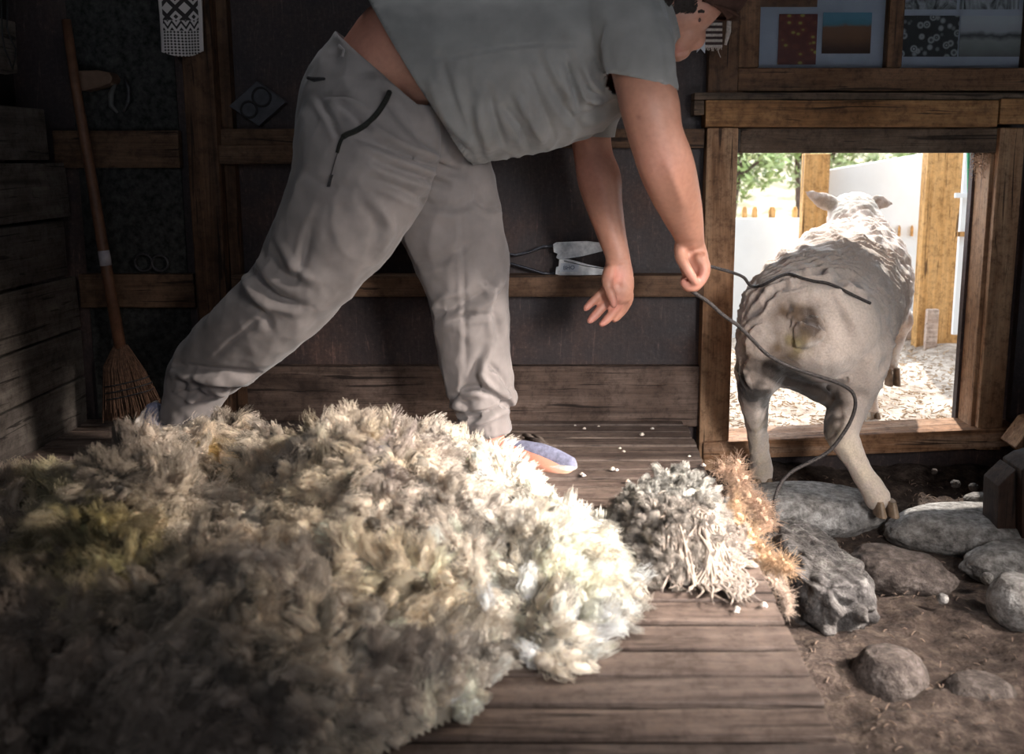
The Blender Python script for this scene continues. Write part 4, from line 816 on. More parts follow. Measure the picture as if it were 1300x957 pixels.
# ---- shirt
b = B()
limb(b, [(505, 95, -.52, 118, .70), (560, 96, -.52, 117, .80), (620, 92, -.52, 112, .88), (680, 82, -.52, 108, .90), (735, 65, -.52, 102, .95), (780, 42, -.52, 84, 1.1), (815, 22, -.51, 60, 1.15), (838, 10, -.505, 48, 1.0)], None, 6, 44)
limb(b, [(790, 30, -.62, 60), (803, 55, -.68, 50), (812, 85, -.72, 45, .95), (816, 108, -.735, 43, .95), (820, 122, -.74, 42, .95)], None, 5, 30)
limb(b, [(775, 60, -.40, 52), (762, 110, -.36, 46), (755, 145, -.335, 34), (751, 170, -.325, 29.5), (750, 184, -.32, 29)], None, 5, 26)
me = fuse(b, .0052, 5)
co, nr = get(me); px, py = proj(co); n1 = vnoise(co, 5, 23); n2 = vnoise(co*np.array([1.6, 1, .5]), 15, 25); n3 = vnoise(co, 30, 21)
dn = np.clip((py-60)/120, 0, 1)
put(me, co+nr*(.005*n1+(.003+.010*dn)*(.2-np.abs(n2))+.0015*n3)[:, None])
sh = (-.95, -.3)
folds(me, [
 ([(530, 110), (550, 145), (575, 178), (600, 200)], 5, -.010), ([(545, 100), (565, 150), (600, 185)], 6, .007), ([(560, 70), (572, 120), (590, 165)], 5, -.005), ([(500, 60), (508, 95), (530, 140)], 5, .006),
 ([(620, 110), (628, 150), (640, 188)], 5, -.009), ([(605, 130), (612, 165), (622, 192)], 6, .008), ([(640, 135), (660, 165), (672, 190)], 4, -.009), ([(655, 120), (675, 155), (690, 182)], 5, .008), ([(670, 90), (690, 140), (705, 178)], 5, -.007),
 ([(700, 110), (718, 140), (740, 165)], 5, -.008), ([(690, 60), (705, 95), (730, 130)], 5, .005), ([(718, 78), (728, 110), (735, 140)], 3.5, -.010), ([(725, 75), (738, 105), (742, 135)], 4, .009), ([(770, 125), (748, 118), (735, 95), (722, 70)], 4, -.009), ([(772, 118), (757, 100), (748, 75)], 4, -.008), ([(774, 110), (765, 90), (762, 65)], 3.5, -.007),
 ([(740, 120), (755, 128), (774, 126)], 4, .009), ([(735, 150), (755, 145), (775, 132)], 5, -.008), ([(770, 108), (758, 70), (765, 30)], 4, -.005), ([(500, 84), (560, 76), (620, 64), (690, 56), (750, 60)], 1.4, -.0022), ([(842, 20), (852, 50), (856, 90)], 4, .005), ([(480, 20), (490, 60), (498, 100)], 3, -.004)], gain=1.6)
hn = P(472, 0, -.52); hm2 = P(600, 210, -.52); hd = (hm2-hn).normalized(); outn = Vector((-abs(hd.z), 0, -abs(hd.x)))
open_at(me, [((hn+hm2)/2+Vector((0, 0, 0)), Vector((hd.z, 0, -hd.x)) if hd.z < 0 else Vector((-hd.z, 0, hd.x)), .42), (P(814, 104, -.73), P(796, 182, -.73)-P(814, 104, -.73), .095), (P(750, 171, -.322), P(752, 200, -.32)-P(756, 150, -.33), .085), (P(846, 8, -.505), P(875, -3, -.505)-P(840, 12, -.505), .13)])
shirt = link('t_shirt', me, cloth('shirt_cloth', (.225, .213, .202)), man, True)
md = shirt.modifiers.new('thick', 'SOLIDIFY'); md.thickness = .0028; md.offset = -1
# ---- cap
capm = plain('cap_cloth', (.060, .030, .022), .9, 0, 40, .25, .3, .1)
b = B()
limb(b, [(870, -22, -.5, 54, .92), (893, -26, -.5, 58, .92), (910, -36, -.5, 56, .90), (922, -48, -.5, 42, .85)], None, 5, 30)
cme = fuse(b, .005, 3); open_at(cme, [(P(880, 2, -.5), P(866, 30, -.5)-P(897, -26, -.5), .3)])
cap = link('cap', cme, capm, man, True); md = cap.modifiers.new('thick', 'SOLIDIFY'); md.thickness = .003
b = B(); v = []; 
pc = P(903, 2, -.5); fwd = (P(934, 24, -.5)-P(898, 2, -.5)); fwd.normalize(); updir = Vector((0, 1, 0))
root0 = P(900, 22, -.5); root1 = P(912, -22, -.5)
n_ = 16; up2 = (P(915, -14, -.5)-P(897, 30, -.5)).normalized()
for j in range(7):
    t = j/6
    for i in range(n_+1):
        a = (i/n_-.5)*PI*.9; half = .078
        base = P(902, 20, -.5)+Vector((0, math.sin(a)*half, 0))-fwd*.045*(1-math.cos(a)); tip = P(936, 31, -.5)+Vector((0, math.sin(a)*half*.95, 0))-fwd*.05*(1-math.cos(a))
        p = base.lerp(tip, t)+up2*(.014*math.cos(a)*(1-.2*t)); v.append(p)
f = [[j*(n_+1)+i, j*(n_+1)+i+1, (j+1)*(n_+1)+i+1, (j+1)*(n_+1)+i] for j in range(6) for i in range(n_)]
br_ = link('cap_brim', mesh('cap_brim', v, f), capm, cap, True); md = br_.modifiers.new('thick', 'SOLIDIFY'); md.thickness = .004
# hair at the back of the head
hm_ = plain('dark_hair', (.03, .02, .016), .8, 0, 120, .5, .8); b = B(); rnd = random.Random(4)
for i in range(420):
    a = rnd.uniform(-1.5, 1.5); c0 = P(846+rnd.uniform(-6, 10), -14+rnd.uniform(-12, 10), -.5); p = Vector((c0.x-.012, -.5+math.sin(a)*.078, c0.z+.0))
    b.tube([p, p+Vector((rnd.uniform(-.012, .0), rnd.uniform(-.004, .004), -.006)), p+Vector((-.012, rnd.uniform(-.006, .006), -.014))], [.0012, .001, .0005], 4, False)
bm_t = BVHTree.FromPolygons([tuple(k) for k in get(man.data)[0]], [tuple(p.vertices) for p in man.data.polygons])
for s_ in (0, 1):
    h = bm_t.ray_cast(CAM, ray(887, 25).normalized())[0]; hb = bm_t.ray_cast(CAM, ray(886, 15).normalized())[0]; hb2 = bm_t.ray_cast(CAM, ray(894, 15).normalized())[0]
    q = [Vector(h), Vector(hb or h), Vector(hb2 or h)]
    if s_:
        for k in q: k.y = -1.0-k.y
    bm_ = bmesh.new(); bmesh.ops.create_uvsphere(bm_, u_segments=16, v_segments=10, radius=.006); bmesh.ops.translate(bm_, verts=bm_.verts, vec=q[0]+Vector((0, .0045*(1-2*s_), 0))); em = bpy.data.meshes.new('eye'); bm_.to_mesh(em); bm_.free(); link('eye', em, plain('eye_dark', (.10, .06, .05), .2, 0, 5, .05, 0), man, True)
    bb = B(); bb.tube([q[1], (q[1]+q[2])/2+Vector((0, 0, .002)), q[2]], [.003, .0045, .003], 6); bb.build('eyebrow', hm_, man, smooth=True)
for i in range(1500):
    px_ = rnd.uniform(844, 886); py_ = rnd.uniform(-22, 14)
    if py_ > 14-(px_-850)*.05 or px_+py_*.6 > 892: continue
    dd = ray(px_, py_).normalized(); h = bm_t.ray_cast(CAM, dd)
    if h[0] is None: continue
    for mir in (0, 1):
        q = Vector(h[0]); n_ = Vector(h[1])
        if mir: q.y = -1.0-q.y; n_.y = -n_.y
        t_ = Vector((-.6, 0, -.5)); b.tube([q-n_*.001, q+n_*.003+t_*.008, q+n_*.003+t_*.018], [.0013, .0012, .0005], 4, False)
b.build('hair', hm_, man)
# ---- shoes
canv = plain('blue_grey_canvas', (.20, .20, .28), .85, 0, 80, .35, .4); sole = plain('pale_rubber_sole', (.45, .40, .36), .7)
def shoe(heel, ball, toe, lab):
    o = None
    b = B(); limb(b, [heel, ball, toe], (0, 1, 0), 6, 20)
    me = fuse(b, .004, 4); c_, n_ = get(me); c_[:, 2] = np.maximum(c_[:, 2], .012); put(me, c_); o = link('shoe', me, canv, man, True)
    b = B(); s0 = P(*heel[:3]); s2 = P(*toe[:3]); d = (s2-s0); d.z = 0; L = d.length+.03; d.normalize(); sd = Vector((-d.y, d.x, 0)); v = []
    for zz in (.002, .014):
        for k in range(28):
            a = k*2*PI/28; c = math.cos(a); u = L*.5*c; wdt = .046*(1+.12*c)*abs(math.sin(a))**.8*math.copysign(1, math.sin(a)); m_ = (s0+s2)/2; v.append((m_.x+d.x*u+sd.x*wdt, m_.y+d.y*u+sd.y*wdt, zz))
    b.add(v, [list(range(28))[::-1], list(range(28, 56))]+[[k, (k+1) % 28, (k+1) % 28+28, k+28] for k in range(28)]); b.build('sole', sole, o, bevel=.002)
shoe((632, 582, -.41, 17, 1.6), (684, 588, -.475, 15, 1.8), (724, 600, -.525, 9, 2.4), '')
# right shoe: heel lifted, toes on the boards
b = B(); limb(b, [(196, 520, -.41, 10, 2.0), (202, 538, -.42, 15, 1.8), (222, 558, -.44, 17, 1.8), (250, 575, -.48, 14, 2.0), (268, 582, -.50, 9, 2.2)], None, 5, 20)
me = fuse(b, .004, 4); o = link('shoe', me, canv, man, True)
b = B(); limb(b, [(190, 517, -.41, 4, 7), (189, 530, -.41, 4, 8), (199, 550, -.43, 4, 9), (228, 575, -.46, 4, 9), (262, 592, -.50, 4, 8)], None, 5, 16)
c_me = fuse(b, .004, 3); link('sole', c_me, sole, o, True)
# ---- cords and tabs on the trousers
bvt = BVHTree.FromPolygons([tuple(k) for k in get(tro.data)[0]], [tuple(p.vertices) for p in tro.data.polygons])
def ontr(px, py, lift=.004):
    d = ray(px, py).normalized(); h = bvt.ray_cast(CAM, d); return (h[0]-d*lift) if h[0] is not None else P(px, py, -.7)
b = B(); q = [ontr(*k) for k in ((497, 104), (494, 118), (487, 132), (478, 145), (466, 157), (452, 166), (438, 172), (432, 180), (428, 194))]
b.tube([Vector(k) for k in catmull([tuple(k) for k in q], 4)], [.0062]*26+[.004]*7, 8); b.build('braided_strap', plain('black_braid', (.014, .014, .011), .8, 0, 350, .8, 1.0), man, smooth=True)
b = B(); b.tube([ontr(*k) for k in ((429, 192), (424, 208), (420, 222))], .0010, 5); b.tube([ontr(421, 222, .005), ontr(417, 237, .005)], .0045, 4, True, .4); b.build('zip_pull', M['black'], man)
b = B(); b.tube([ontr(*k) for k in ((391, 99), (398, 101), (412, 100))], [.004, .0055, .003], 6); b.build('waist_toggle', M['black'], man)
b = B(); b.tube([ontr(*k) for k in ((430, 58), (436, 64), (434, 72))], .004, 6); b.build('belt_loop', tro.data.materials[0], man)
b = B(); q = [ontr(420+i*.1, 50+i*0) for i in range(1)]
# ================================================================= the fleece on the deck
def ss(t): t = np.clip(t, 0, 1); return t*t*(3-2*t)
def wool_field(name, foot, ridge, Yr, edge, seed, step=.008, lump=1.0):
    """height field over a footprint polygon; ridge: (X, height, Y) list"""
    foot = np.array(foot); x0, y0 = foot.min(0); x1, y1 = foot.max(0); xs = np.arange(x0, x1+step, step); ys = np.arange(y0, y1+step, step)
    XX, YY = np.meshgrid(xs, ys); x = XX.ravel(); y = YY.ravel()
    n = len(foot); ins = np.zeros(len(x), bool); dist = np.full(len(x), 1e9)
    for i in range(n):
        (ax, ay), (bx, by) = foot[i], foot[(i+1) % n]
        c = ((ay > y) != (by > y)); ins ^= c & (x < (bx-ax)*(y-ay)/(by-ay+1e-12)+ax)
        dx, dy = bx-ax, by-ay; t = np.clip(((x-ax)*dx+(y-ay)*dy)/(dx*dx+dy*dy), 0, 1); dist = np.minimum(dist, np.hypot(x-ax-t*dx, y-ay-t*dy))
    dist = np.where(ins, dist, -dist)
    rx = np.array([r[0] for r in ridge]); rh = np.interp(x, rx, [r[1] for r in ridge]); ry = np.interp(x, rx, [r[2] for r in ridge])
    front = np.interp(x, rx, [r[3] for r in ridge])
    z = rh*np.where(y > ry, 1-.35*ss((y-ry)/.28), 1-(1-front)*ss((ry-y)/(ry-(-1.75))))
    z *= np.sqrt(np.clip(dist/edge, 0, 1))*.5+.5*ss(dist/edge)
    keep = dist > -.004
    pts = np.stack([x, y, np.zeros_like(x)], 1)
    nz = np.zeros(len(x)); n2 = np.zeros(len(x)); n3 = np.zeros(len(x))
    for i in np.nonzero(keep)[0]:
        p = Vector((x[i], y[i], seed)); wv = Vector((noise.noise(p*3), noise.noise(p*3+Vector((9, 0, 0))), 0))*.06
        nz[i] = noise.noise((p+wv)*4.5); d1 = noise.voronoi((p+wv)*9)[0]; n2[i] = .45-d1[0]; d2 = noise.voronoi((p+wv*2)*21)[0]; n3[i] = .4-d2[0]
    z += lump*np.clip(dist/edge, 0, 1)*(.060*nz+.075*n2+.030*n3); z = np.maximum(z, .004)
    idx = np.full(len(x), -1); kk = np.nonzero(keep)[0]; idx[kk] = np.arange(len(kk)); co = np.stack([x, y, z], 1)[kk]
    W = len(xs); H = len(ys); g = idx.reshape(H, W); a = g[:-1, :-1].ravel(); b_ = g[:-1, 1:].ravel(); c_ = g[1:, 1:].ravel(); d_ = g[1:, :-1].ravel()
    ok = (a >= 0) & (b_ >= 0) & (c_ >= 0) & (d_ >= 0); q = np.stack([a, b_, c_, d_], 1)[ok]
    return npmesh(name, co, q)
# one lock of wool: a bulbous, curved and tapering tuft
def lock_templates(k=12, rings=7, sides=7):
    out = []; par = []; rnd = np.random.RandomState(3)
    for t in range(k):
        v = []; ph = rnd.uniform(0, 6); cx, cy = rnd.uniform(-.8, .8, 2); par.append((cx, cy, ph))
        for i in range(rings):
            u = i/(rings-1); rad = (.42+.62*math.sin(min(1, u*1.1)*PI*.75))*math.sqrt(max(.05, 1-u**5*.9)); rad *= 1+.10*math.sin(u*17+ph)
            ox = cx*u*u*1.5+.10*math.sin(u*12+ph); oy = cy*u*u*1.5+.10*math.cos(u*10+ph)
            for s in range(sides):
                a = s*2*PI/sides; rr = rad*(1+.14*math.sin(3*a+ph+u*3)); v.append((ox+math.cos(a)*rr, oy+math.sin(a)*rr*.8, u))
        v.append((cx*1.5, cy*1.5, 1.03)); out.append(np.array(v))
    f = []
    for i in range(rings-1):
        for s in range(sides): s2 = (s+1) % sides; f.append((i*sides+s, i*sides+s2, (i+1)*sides+s2, (i+1)*sides+s))
    for s in range(sides): f.append(((rings-1)*sides+s, (rings-1)*sides+(s+1) % sides, rings*sides, rings*sides))
    return out, np.array(f), np.array(par)
LT, LF, LP = lock_templates()
def locks(name, surf, count, length, radius, colfn, parent, mat, seed=0, down=.35, hairs=5):
    rnd = np.random.RandomState(seed); co, nr = get(surf); n = len(surf.polygons); q = np.empty(n*4, dtype=np.int32); surf.polygons.foreach_get('vertices', q); q = q.reshape(-1, 4)
    A, B_, C_, D_ = (co[q[:, i]] for i in range(4)); ar = np.linalg.norm(np.cross(C_-A, D_-B_), axis=1); pr = ar/ar.sum()
    pick = rnd.choice(n, count, p=pr); u, v = rnd.rand(count, 1), rnd.rand(count, 1)
    p = (A[pick]*(1-u)+B_[pick]*u)*(1-v)+(D_[pick]*(1-u)+C_[pick]*u)*v; nn = nr[q[pick, 0]]
    fl = np.array([[noise.noise(Vector(k)*5), noise.noise(Vector(k)*5+Vector((7, 3, 1))), noise.noise(Vector(k)*5+Vector((1, 9, 4)))] for k in p])*1.5
    d = nn*.42+fl*.95+rnd.normal(0, .20, (count, 3))+np.array([0, -.15, -down]); d -= nn*np.minimum((d*nn).sum(1), 0)[:, None]; d += nn*.12; d /= np.linalg.norm(d, axis=1)[:, None]
    a = np.cross(d, rnd.normal(0, 1, (count, 3))); a /= np.linalg.norm(a, axis=1)[:, None]; b = np.cross(d, a)
    ln = length*rnd.uniform(.6, 1.45, count)*1.0; rd = radius*rnd.uniform(.6, 1.5, count); base = p-nn*.006
    V = []; Q = []; CC = []; m = len(LT[0]); tid = rnd.randint(0, len(LT), count); off = 0
    cl = colfn(p, rnd)
    V = np.empty((count, m, 3)); core = .62
    for t in range(len(LT)):
        s = tid == t; T = LT[t]; V[s] = base[s][:, None, :]+a[s][:, None, :]*(core*T[None, :, 0:1]*rd[s][:, None, None])+b[s][:, None, :]*(core*T[None, :, 1:2]*rd[s][:, None, None])+d[s][:, None, :]*(T[None, :, 2:3]*ln[s][:, None, None]*.82)
    Q = (LF[None]+(np.arange(count)*m)[:, None, None])
    quads = Q[:, :-7].reshape(-1, 4); tris = Q[:, -7:, :3].reshape(-1, 3)
    V[:, :, 2] = np.maximum(V[:, :, 2], .003); V = V.reshape(-1, 3)
    me = bpy.data.meshes.new(name); me.vertices.add(len(V)); me.vertices.foreach_set('co', V.astype(np.float32).ravel())
    L = np.concatenate([quads.ravel(), tris.ravel()]); me.loops.add(len(L)); me.loops.foreach_set('vertex_index', L.astype(np.int32))
    st = np.concatenate([np.arange(len(quads))*4, len(quads)*4+np.arange(len(tris))*3]); tt = np.concatenate([np.full(len(quads), 4), np.full(len(tris), 3)])
    me.polygons.add(len(st)); me.polygons.foreach_set('loop_start', st.astype(np.int32)); me.polygons.foreach_set('loop_total', tt.astype(np.int32)); me.update(calc_edges=True)
    me.polygons.foreach_set('use_smooth', [True]*len(st)); color_attr(me, 'wool', np.repeat(cl, m, axis=0))
    o = link(name, me, mat, parent); o['kind'] = 'stuff'
    # loose crimped fibres standing out of the locks
    H = count*hairs; K = 7; rp = lambda q: np.repeat(q, hairs, 0); al = rnd.uniform(0, 2*PI, H); r0 = np.sqrt(rnd.uniform(.05, 1.0, H)); r0[rnd.rand(H) < .04] *= 1.6
    par = LP[tid]; cx, cy, ph = rp(par[:, 0]), rp(par[:, 1]), rp(par[:, 2]); L_ = rp(ln)*rnd.uniform(.80, 1.12, H); R_ = rp(rd); A_, B2, D2, P0 = rp(a), rp(b), rp(d), rp(base); tw = rnd.uniform(-.5, .5, H); fly = rnd.normal(0, .10, (H, 2)); pts = np.empty((H, K, 3))
    for i in range(K):
        u = i/(K-1); pr_ = (.50+.55*math.sin(min(1, u*1.1)*PI*.75))*(1-.42*u**3); ang = al+tw*u*2
        xo = cx*u*u*1.5+.16*np.sin(u*15+ph)+np.cos(ang)*r0*pr_+fly[:, 0]*u*u*3; yo = cy*u*u*1.5+.16*np.cos(u*13+ph)+np.sin(ang)*r0*pr_+fly[:, 1]*u*u*3
        pts[:, i] = P0+A_*(xo*R_)[:, None]+B2*(yo*R_)[:, None]+D2*(u*L_)[:, None]
    pts[:, :, 2] = np.maximum(pts[:, :, 2], .003)
    hc = bpy.data.hair_curves.new(name+'_fibres'); hc.add_curves([K]*H); hc.attributes['position'].data.foreach_set('vector', pts.astype(np.float32).ravel())
    ra = hc.attributes.new('radius', 'FLOAT', 'POINT'); ra.data.foreach_set('value', np.tile(np.linspace(.00062, .00034, K), H).astype(np.float32))
    ca = hc.attributes.new('wool', 'FLOAT_COLOR', 'CURVE'); c4 = np.ones((H, 4), dtype=np.float32); c4[:, :3] = np.repeat(cl, hairs, 0); ca.data.foreach_set('color', c4.ravel())
    ho = bpy.data.objects.new('wool_fibres', hc); C.objects.link(ho); hc.materials.append(mat); ho.parent = parent; ho['kind'] = 'stuff'
    if parent is not None: ho.matrix_parent_inverse = Matrix.Translation(-Vector(parent.location))
    return o
wm, nt, pb = newmat('raw_wool'); at = N(nt, 'ShaderNodeAttribute'); at.attribute_name = 'wool'; v = coords(nt, (1, 1, 1))
nn = N(nt, 'ShaderNodeTexNoise', Scale=75.0, Detail=6.0, Roughness=.7); nt.links.new(v, nn.inputs['Vector'])
nt.links.new(mixc(nt, .45, at.outputs[0], ramp(nt, nn.outputs[0], [(.3, (.62, .57, .52)), (.6, (1.08, 1.07, 1.05))]), 'MULTIPLY'), pb.inputs['Base Color'])
pb.inputs['Roughness'].default_value = .85; pb.inputs['Sheen Weight'].default_value = .1; pb.inputs['Subsurface Weight'].default_value = .12; pb.inputs['Subsurface Radius'].default_value = (.014, .010, .006); pb.inputs['Specular IOR Level'].default_value = .2
bump(nt, pb, nn.outputs[0], .6, .004)
foot = [(-1.34, -.85), (-1.15, -.74), (-.95, -.66), (-.70, -.60), (-.45, -.60), (-.2, -.62), (-.10, -.70), (.0, -.84), (.09, -.97), (.175, -1.08), (.17, -1.22), (.135, -1.32), (.085, -1.46), (.02, -1.56), (-.035, -1.55), (-.06, -1.44), (-.085, -1.52), (-.10, -1.66), (-.30, -1.86), (-.6, -1.92), (-1.0, -1.9), (-1.34, -1.8)]
ridge = [(-1.4, .05, -1.0, .5), (-1.05, .10, -1.0, .5), (-.93, .15, -.95, .55), (-.83, .205, -.92, .55), (-.72, .195, -.9, .6), (-.62, .155, -.9, .7), (-.56, .155, -.93, .75), (-.50, .215, -.95, .7), (-.40, .225, -.97, .65), (-.30, .22, -.97, .6), (-.22, .205, -.99, .6), (-.12, .145, -1.02, .75), (-.02, .115, -1.05, .85), (.05, .10, -1.08, .9), (.12, .085, -1.12, .9), (.2, .07, -1.12, .9)]
sf = wool_field('fleece', foot, ridge, -1, .13, 1.3)
folds(sf, [([(512, 560), (512, 610), (500, 660), (482, 700)], 14, -.07), ([(482, 700), (540, 700), (600, 692), (622, 730), (640, 790), (650, 840)], 16, -.085), ([(330, 640), (362, 690), (345, 745), (352, 810)], 14, -.075), ([(120, 745), (180, 740), (215, 700), (240, 660)], 12, -.055), ([(60, 640), (110, 655), (180, 650)], 9, -.05), ([(240, 600), (250, 640), (280, 680), (330, 690)], 11, -.045), ([(90, 585), (150, 600), (175, 620)], 8, -.03), ([(560, 600), (640, 640), (720, 670)], 14, -.06), ([(410, 700), (440, 760), (430, 830)], 12, -.05), ([(240, 760), (300, 790), (340, 860)], 12, -.05), ([(600, 610), (575, 660), (590, 690)], 9, -.04), ([(700, 760), (730, 790), (725, 830)], 10, -.03)])
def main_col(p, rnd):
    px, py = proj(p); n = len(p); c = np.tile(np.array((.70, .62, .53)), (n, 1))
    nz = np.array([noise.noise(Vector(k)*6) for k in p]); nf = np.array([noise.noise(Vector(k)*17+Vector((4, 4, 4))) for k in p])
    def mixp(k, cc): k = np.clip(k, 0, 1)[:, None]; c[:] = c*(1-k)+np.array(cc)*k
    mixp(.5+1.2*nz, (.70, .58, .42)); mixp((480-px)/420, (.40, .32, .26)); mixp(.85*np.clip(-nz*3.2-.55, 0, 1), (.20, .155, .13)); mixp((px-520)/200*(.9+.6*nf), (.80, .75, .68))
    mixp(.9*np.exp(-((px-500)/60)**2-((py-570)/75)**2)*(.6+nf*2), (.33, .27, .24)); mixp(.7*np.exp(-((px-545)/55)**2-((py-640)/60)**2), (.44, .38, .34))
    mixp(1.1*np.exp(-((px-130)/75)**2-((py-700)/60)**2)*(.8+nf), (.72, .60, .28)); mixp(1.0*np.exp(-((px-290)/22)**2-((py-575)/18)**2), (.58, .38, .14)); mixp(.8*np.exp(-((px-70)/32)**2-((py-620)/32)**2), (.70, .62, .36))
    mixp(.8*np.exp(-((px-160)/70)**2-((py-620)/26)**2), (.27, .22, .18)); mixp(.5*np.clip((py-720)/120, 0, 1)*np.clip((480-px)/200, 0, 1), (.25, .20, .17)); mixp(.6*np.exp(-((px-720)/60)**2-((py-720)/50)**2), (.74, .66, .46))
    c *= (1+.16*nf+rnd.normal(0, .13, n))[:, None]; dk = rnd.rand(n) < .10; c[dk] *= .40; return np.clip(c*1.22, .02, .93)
c_ = get(sf)[0]; color_attr(sf, 'wool', main_col(c_, np.random.RandomState(1))*.40)  # surface under the locks darkened, painting shade into the gaps
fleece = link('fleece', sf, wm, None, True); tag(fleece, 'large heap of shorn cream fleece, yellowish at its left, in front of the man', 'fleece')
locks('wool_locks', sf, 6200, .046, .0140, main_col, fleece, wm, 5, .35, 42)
# the greyer end of the fleece, on the deck near its edge
foot2 = [(.09, -1.0), (.14, -.86), (.22, -.80), (.32, -.82), (.36, -.90), (.39, -1.02), (.375, -1.14), (.31, -1.22), (.22, -1.25), (.15, -1.22), (.11, -1.12)]
sf2 = wool_field('grey_fleece', foot2, [(0, .11, -.95, .9), (.15, .105, -.95, .9), (.25, .10, -.98, .95), (.33, .10, -1.05, .95), (.4, .06, -1.1, .9)], -1, .07, 4.1, .007, .6)
folds(sf2, [([(815, 690), (838, 660), (862, 650)], 9, -.04), ([(862, 660), (880, 700), (885, 745)], 5, -.014), ([(880, 650), (905, 690), (910, 735)], 5, -.014), ([(905, 645), (925, 680), (930, 715)], 5, -.012), ([(845, 690), (860, 715), (860, 745)], 5, -.014), ([(868, 655), (893, 692), (898, 740)], 4, .010)])
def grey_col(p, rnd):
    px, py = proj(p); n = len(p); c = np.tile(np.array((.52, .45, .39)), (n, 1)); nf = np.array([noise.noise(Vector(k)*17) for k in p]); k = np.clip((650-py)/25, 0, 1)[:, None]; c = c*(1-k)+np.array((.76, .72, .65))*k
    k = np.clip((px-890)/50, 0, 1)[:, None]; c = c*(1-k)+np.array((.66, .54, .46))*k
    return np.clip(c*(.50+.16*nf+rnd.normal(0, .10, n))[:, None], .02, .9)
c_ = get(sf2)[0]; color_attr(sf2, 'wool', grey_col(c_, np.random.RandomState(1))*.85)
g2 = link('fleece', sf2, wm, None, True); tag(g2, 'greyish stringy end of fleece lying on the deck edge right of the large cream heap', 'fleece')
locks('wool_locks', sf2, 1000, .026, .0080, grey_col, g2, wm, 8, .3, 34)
b = B(); rnd = random.Random(21)          # twisted strands draped over it
for i in range(150):
    t = i/149; sx = 846+t*88+rnd.uniform(-6, 6); sy = 640+t*22+rnd.uniform(-12, 14); p0 = G(sx, sy, .10); x = p0.x; y = p0.y; pts = []; ln = rnd.uniform(.08, .16)
    bvh_ = None
    for k in range(6):
        u = k/5; pts.append(Vector((x+(.02-.05*(1-t))*u+.010*math.sin(u*8+i)+.006*math.sin(u*21+i*2), y-ln*u, 0)))
    for q in pts:
        d2 = ((c_[:, :2]-np.array((q.x, q.y)))**2).sum(1); j = d2.argmin(); q.z = max(.012, c_[j, 2]+.006) if d2[j] < .0002 else .012
    b.tube([Vector(k) for k in catmull([tuple(k) for k in pts], 3)], [(.0016+.0019*math.sin(k*1.1+i)**2)*(1 if k < 11 else (16-k)/5.5) for k in range(16)], 7)
sm = b.build('wool_strand', wm, g2, smooth=True); color_attr(sm.data, 'wool', np.tile((.27, .22, .185), (len(sm.data.vertices), 1))); sm['kind'] = 'stuff'
# single torn tufts at the deck edge
def tuft(path, rad, col, lab, n=40, seed=1, name='wool_tuft'):
    rnd = random.Random(seed); b = B(); W = [Vector(P(*k)) for k in path]; W = [Vector(k) for k in catmull([tuple(k) for k in W], 5)]
    for i in range(len(W)):
        for q in range(2):
            c = W[i]+Vector((rnd.gauss(0, 1), rnd.gauss(0, 1), rnd.gauss(0, 1)))*rad*.32; r0 = rad*rnd.uniform(.28, .52); bm = bmesh.new(); bmesh.ops.create_icosphere(bm, subdivisions=2, radius=r0)
            m_ = Matrix.Translation(c) @ Matrix.Rotation(rnd.uniform(0, 6), 4, Vector((rnd.random(), rnd.random(), rnd.random()+.1)).normalized()) @ Matrix.Diagonal((1.5, .8, .8, 1))
            v = [m_ @ k.co for k in bm.verts]; b.add(v, [[x.index for x in f.verts] for f in bm.faces]); bm.free()
    me = fuse(b, rad*.13, 3); co, nr = get(me); d = vnoise(co, 60, seed)*.22*rad+vnoise(co, 150, seed+3)*.16*rad; put(me, co+nr*d[:, None])
    color_attr(me, 'wool', np.tile(col, (len(me.vertices), 1))); o = link(name, me, tm, None, True); tag(o, lab, 'wool')
    H = n*26; K = 5; rs = np.random.RandomState(seed); ix = rs.randint(0, len(co), H); d0 = nr[ix]*.6+rs.normal(0, .6, (H, 3)); d0 /= np.linalg.norm(d0, axis=1)[:, None]; sd = np.cross(d0, rs.normal(0, 1, (H, 3))); L_ = rad*rs.uniform(.4, 1.3, H); pts = np.empty((H, K, 3))
    for k in range(K): u = k/(K-1); pts[:, k] = co[ix]+d0*(L_*u)[:, None]+sd*(L_*u*u*.7)[:, None]
    hc = bpy.data.hair_curves.new('wool_fibres'); hc.add_curves([K]*H); hc.attributes['position'].data.foreach_set('vector', pts.astype(np.float32).ravel())
    ra = hc.attributes.new('radius', 'FLOAT', 'POINT'); ra.data.foreach_set('value', np.tile(np.linspace(.0004, .0002, K), H).astype(np.float32))
    ca = hc.attributes.new('wool', 'FLOAT_COLOR', 'CURVE'); c4 = np.ones((H, 4), dtype=np.float32); c4[:, :3] = col; ca.data.foreach_set('color', c4.ravel())
    ho = bpy.data.objects.new('wool_fibres', hc); C.objects.link(ho); hc.materials.append(tm); ho.parent = o; ho['kind'] = 'stuff'; return o
tm = wm.copy(); tm.name = 'torn_wool'; tm.node_tree.nodes['Principled BSDF'].inputs['Subsurface Weight'].default_value = .3
t1 = tuft([(926, 590, -.62), (934, 600, -.62), (940, 615, -.62), (936, 630, -.62), (952, 634, -.63), (966, 646, -.64), (972, 660, -.65), (966, 676, -.66)], .022, (.62, .42, .30), 'tall curled tuft of wool with a painted peach backlight standing at the deck edge beside the left hind hoof', 110, 2)  # warm backlit glow is put into the wool colour
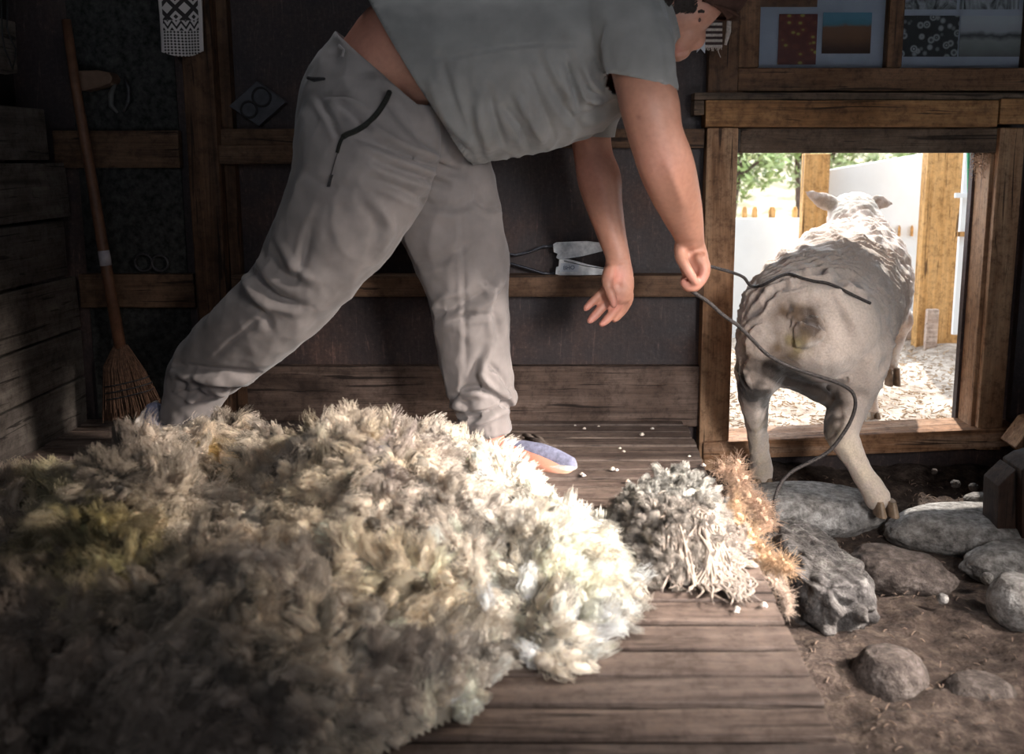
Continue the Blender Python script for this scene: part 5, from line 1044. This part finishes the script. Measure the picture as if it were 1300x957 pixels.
tuft([(930, 650, -.95), (945, 668, -.95), (955, 690, -.95), (968, 705, -.96), (985, 716, -.97), (998, 722, -.98)], .020, (.55, .36, .22), 'loose tuft of wool with painted orange light hanging off the deck edge, below the tall curled one', 80, 3)  # orange light on this tuft is painted into its colour
tuft([(975, 737, -1.18), (988, 744, -1.18), (997, 756, -1.18), (1000, 772, -1.19)], .011, (.55, .42, .34), 'small brownish curl of wool at the deck edge above the front planks', 36, 4)
rnd = random.Random(31)
for i, (px, py) in enumerate(((730, 541), (742, 545), (760, 542), (716, 531), (746, 531), (787, 570), (792, 574), (778, 597), (783, 598), (741, 605), (739, 603), (797, 612), (712, 575), (875, 580), (880, 600), (828, 545), (815, 553), (936, 774), (935, 778), (970, 770), (893, 592))):
    g = G(px, py, .002); b = B()
    s = rnd.uniform(.004, .009)
    for k in range(7):
        a = rnd.uniform(0, 6); b.tube([g+Vector((math.cos(a)*s*.9, math.sin(a)*s*.9, .002)), g+Vector((rnd.uniform(-s, s)*.3, rnd.uniform(-s, s)*.3, s*.8)), g+Vector((-math.cos(a+.6)*s, -math.sin(a+.6)*s, .002))], [s*.2, s*.42, s*.15], 6)
    o = b.build('wool_scrap', tm, smooth=True); color_attr(o.data, 'wool', np.tile((.78, .70, .62), (len(o.data.vertices), 1)))
    tag(o, 'tiny pale scrap of wool lying loose on the deck planks', 'wool scrap', 'wool scraps on the deck')
b = B(); b.tube([G(668, 556, .008), G(682, 560, .012), G(697, 566, .008)], [.006, .009, .004], 7); b.tube([G(664, 552, .012), G(672, 553, .02), G(680, 558, .008)], [.004, .006, .003], 7); b.tube([G(676, 552, .012), G(686, 556, .02), G(692, 561, .008)], [.003, .005, .003], 7)
tag(b.build('dung_scrap', plain('dung', (.10, .075, .06), .9, 0, 90, .5, .6), smooth=True), 'dark grey dried clump on the planks right of the left ankle of the man', 'debris')
b = B(); rnd = random.Random(41)
for i in range(900):
    x = rnd.uniform(.41, 1.5); y = rnd.uniform(-1.5, -.1)
    if rnd.random() < .45: y = rnd.uniform(-.5, -.1)
    a = rnd.uniform(0, PI); l = rnd.uniform(.004, .018); z = soilz(x, y)+.003; p = Vector((x, y, z)); q = p+Vector((math.cos(a)*l, math.sin(a)*l, rnd.uniform(0, .006))); b.tube([p, (p+q)/2+Vector((0, 0, .002)), q], [.0012, .0016, .0008], 4)
tag(b.build('chaff_litter', plain('chaff_bits', (.15, .105, .08), .9, 0, 60, .5, .2)), 'chaff and crumbs scattered over the bare soil between the stones', 'litter', kind='stuff')
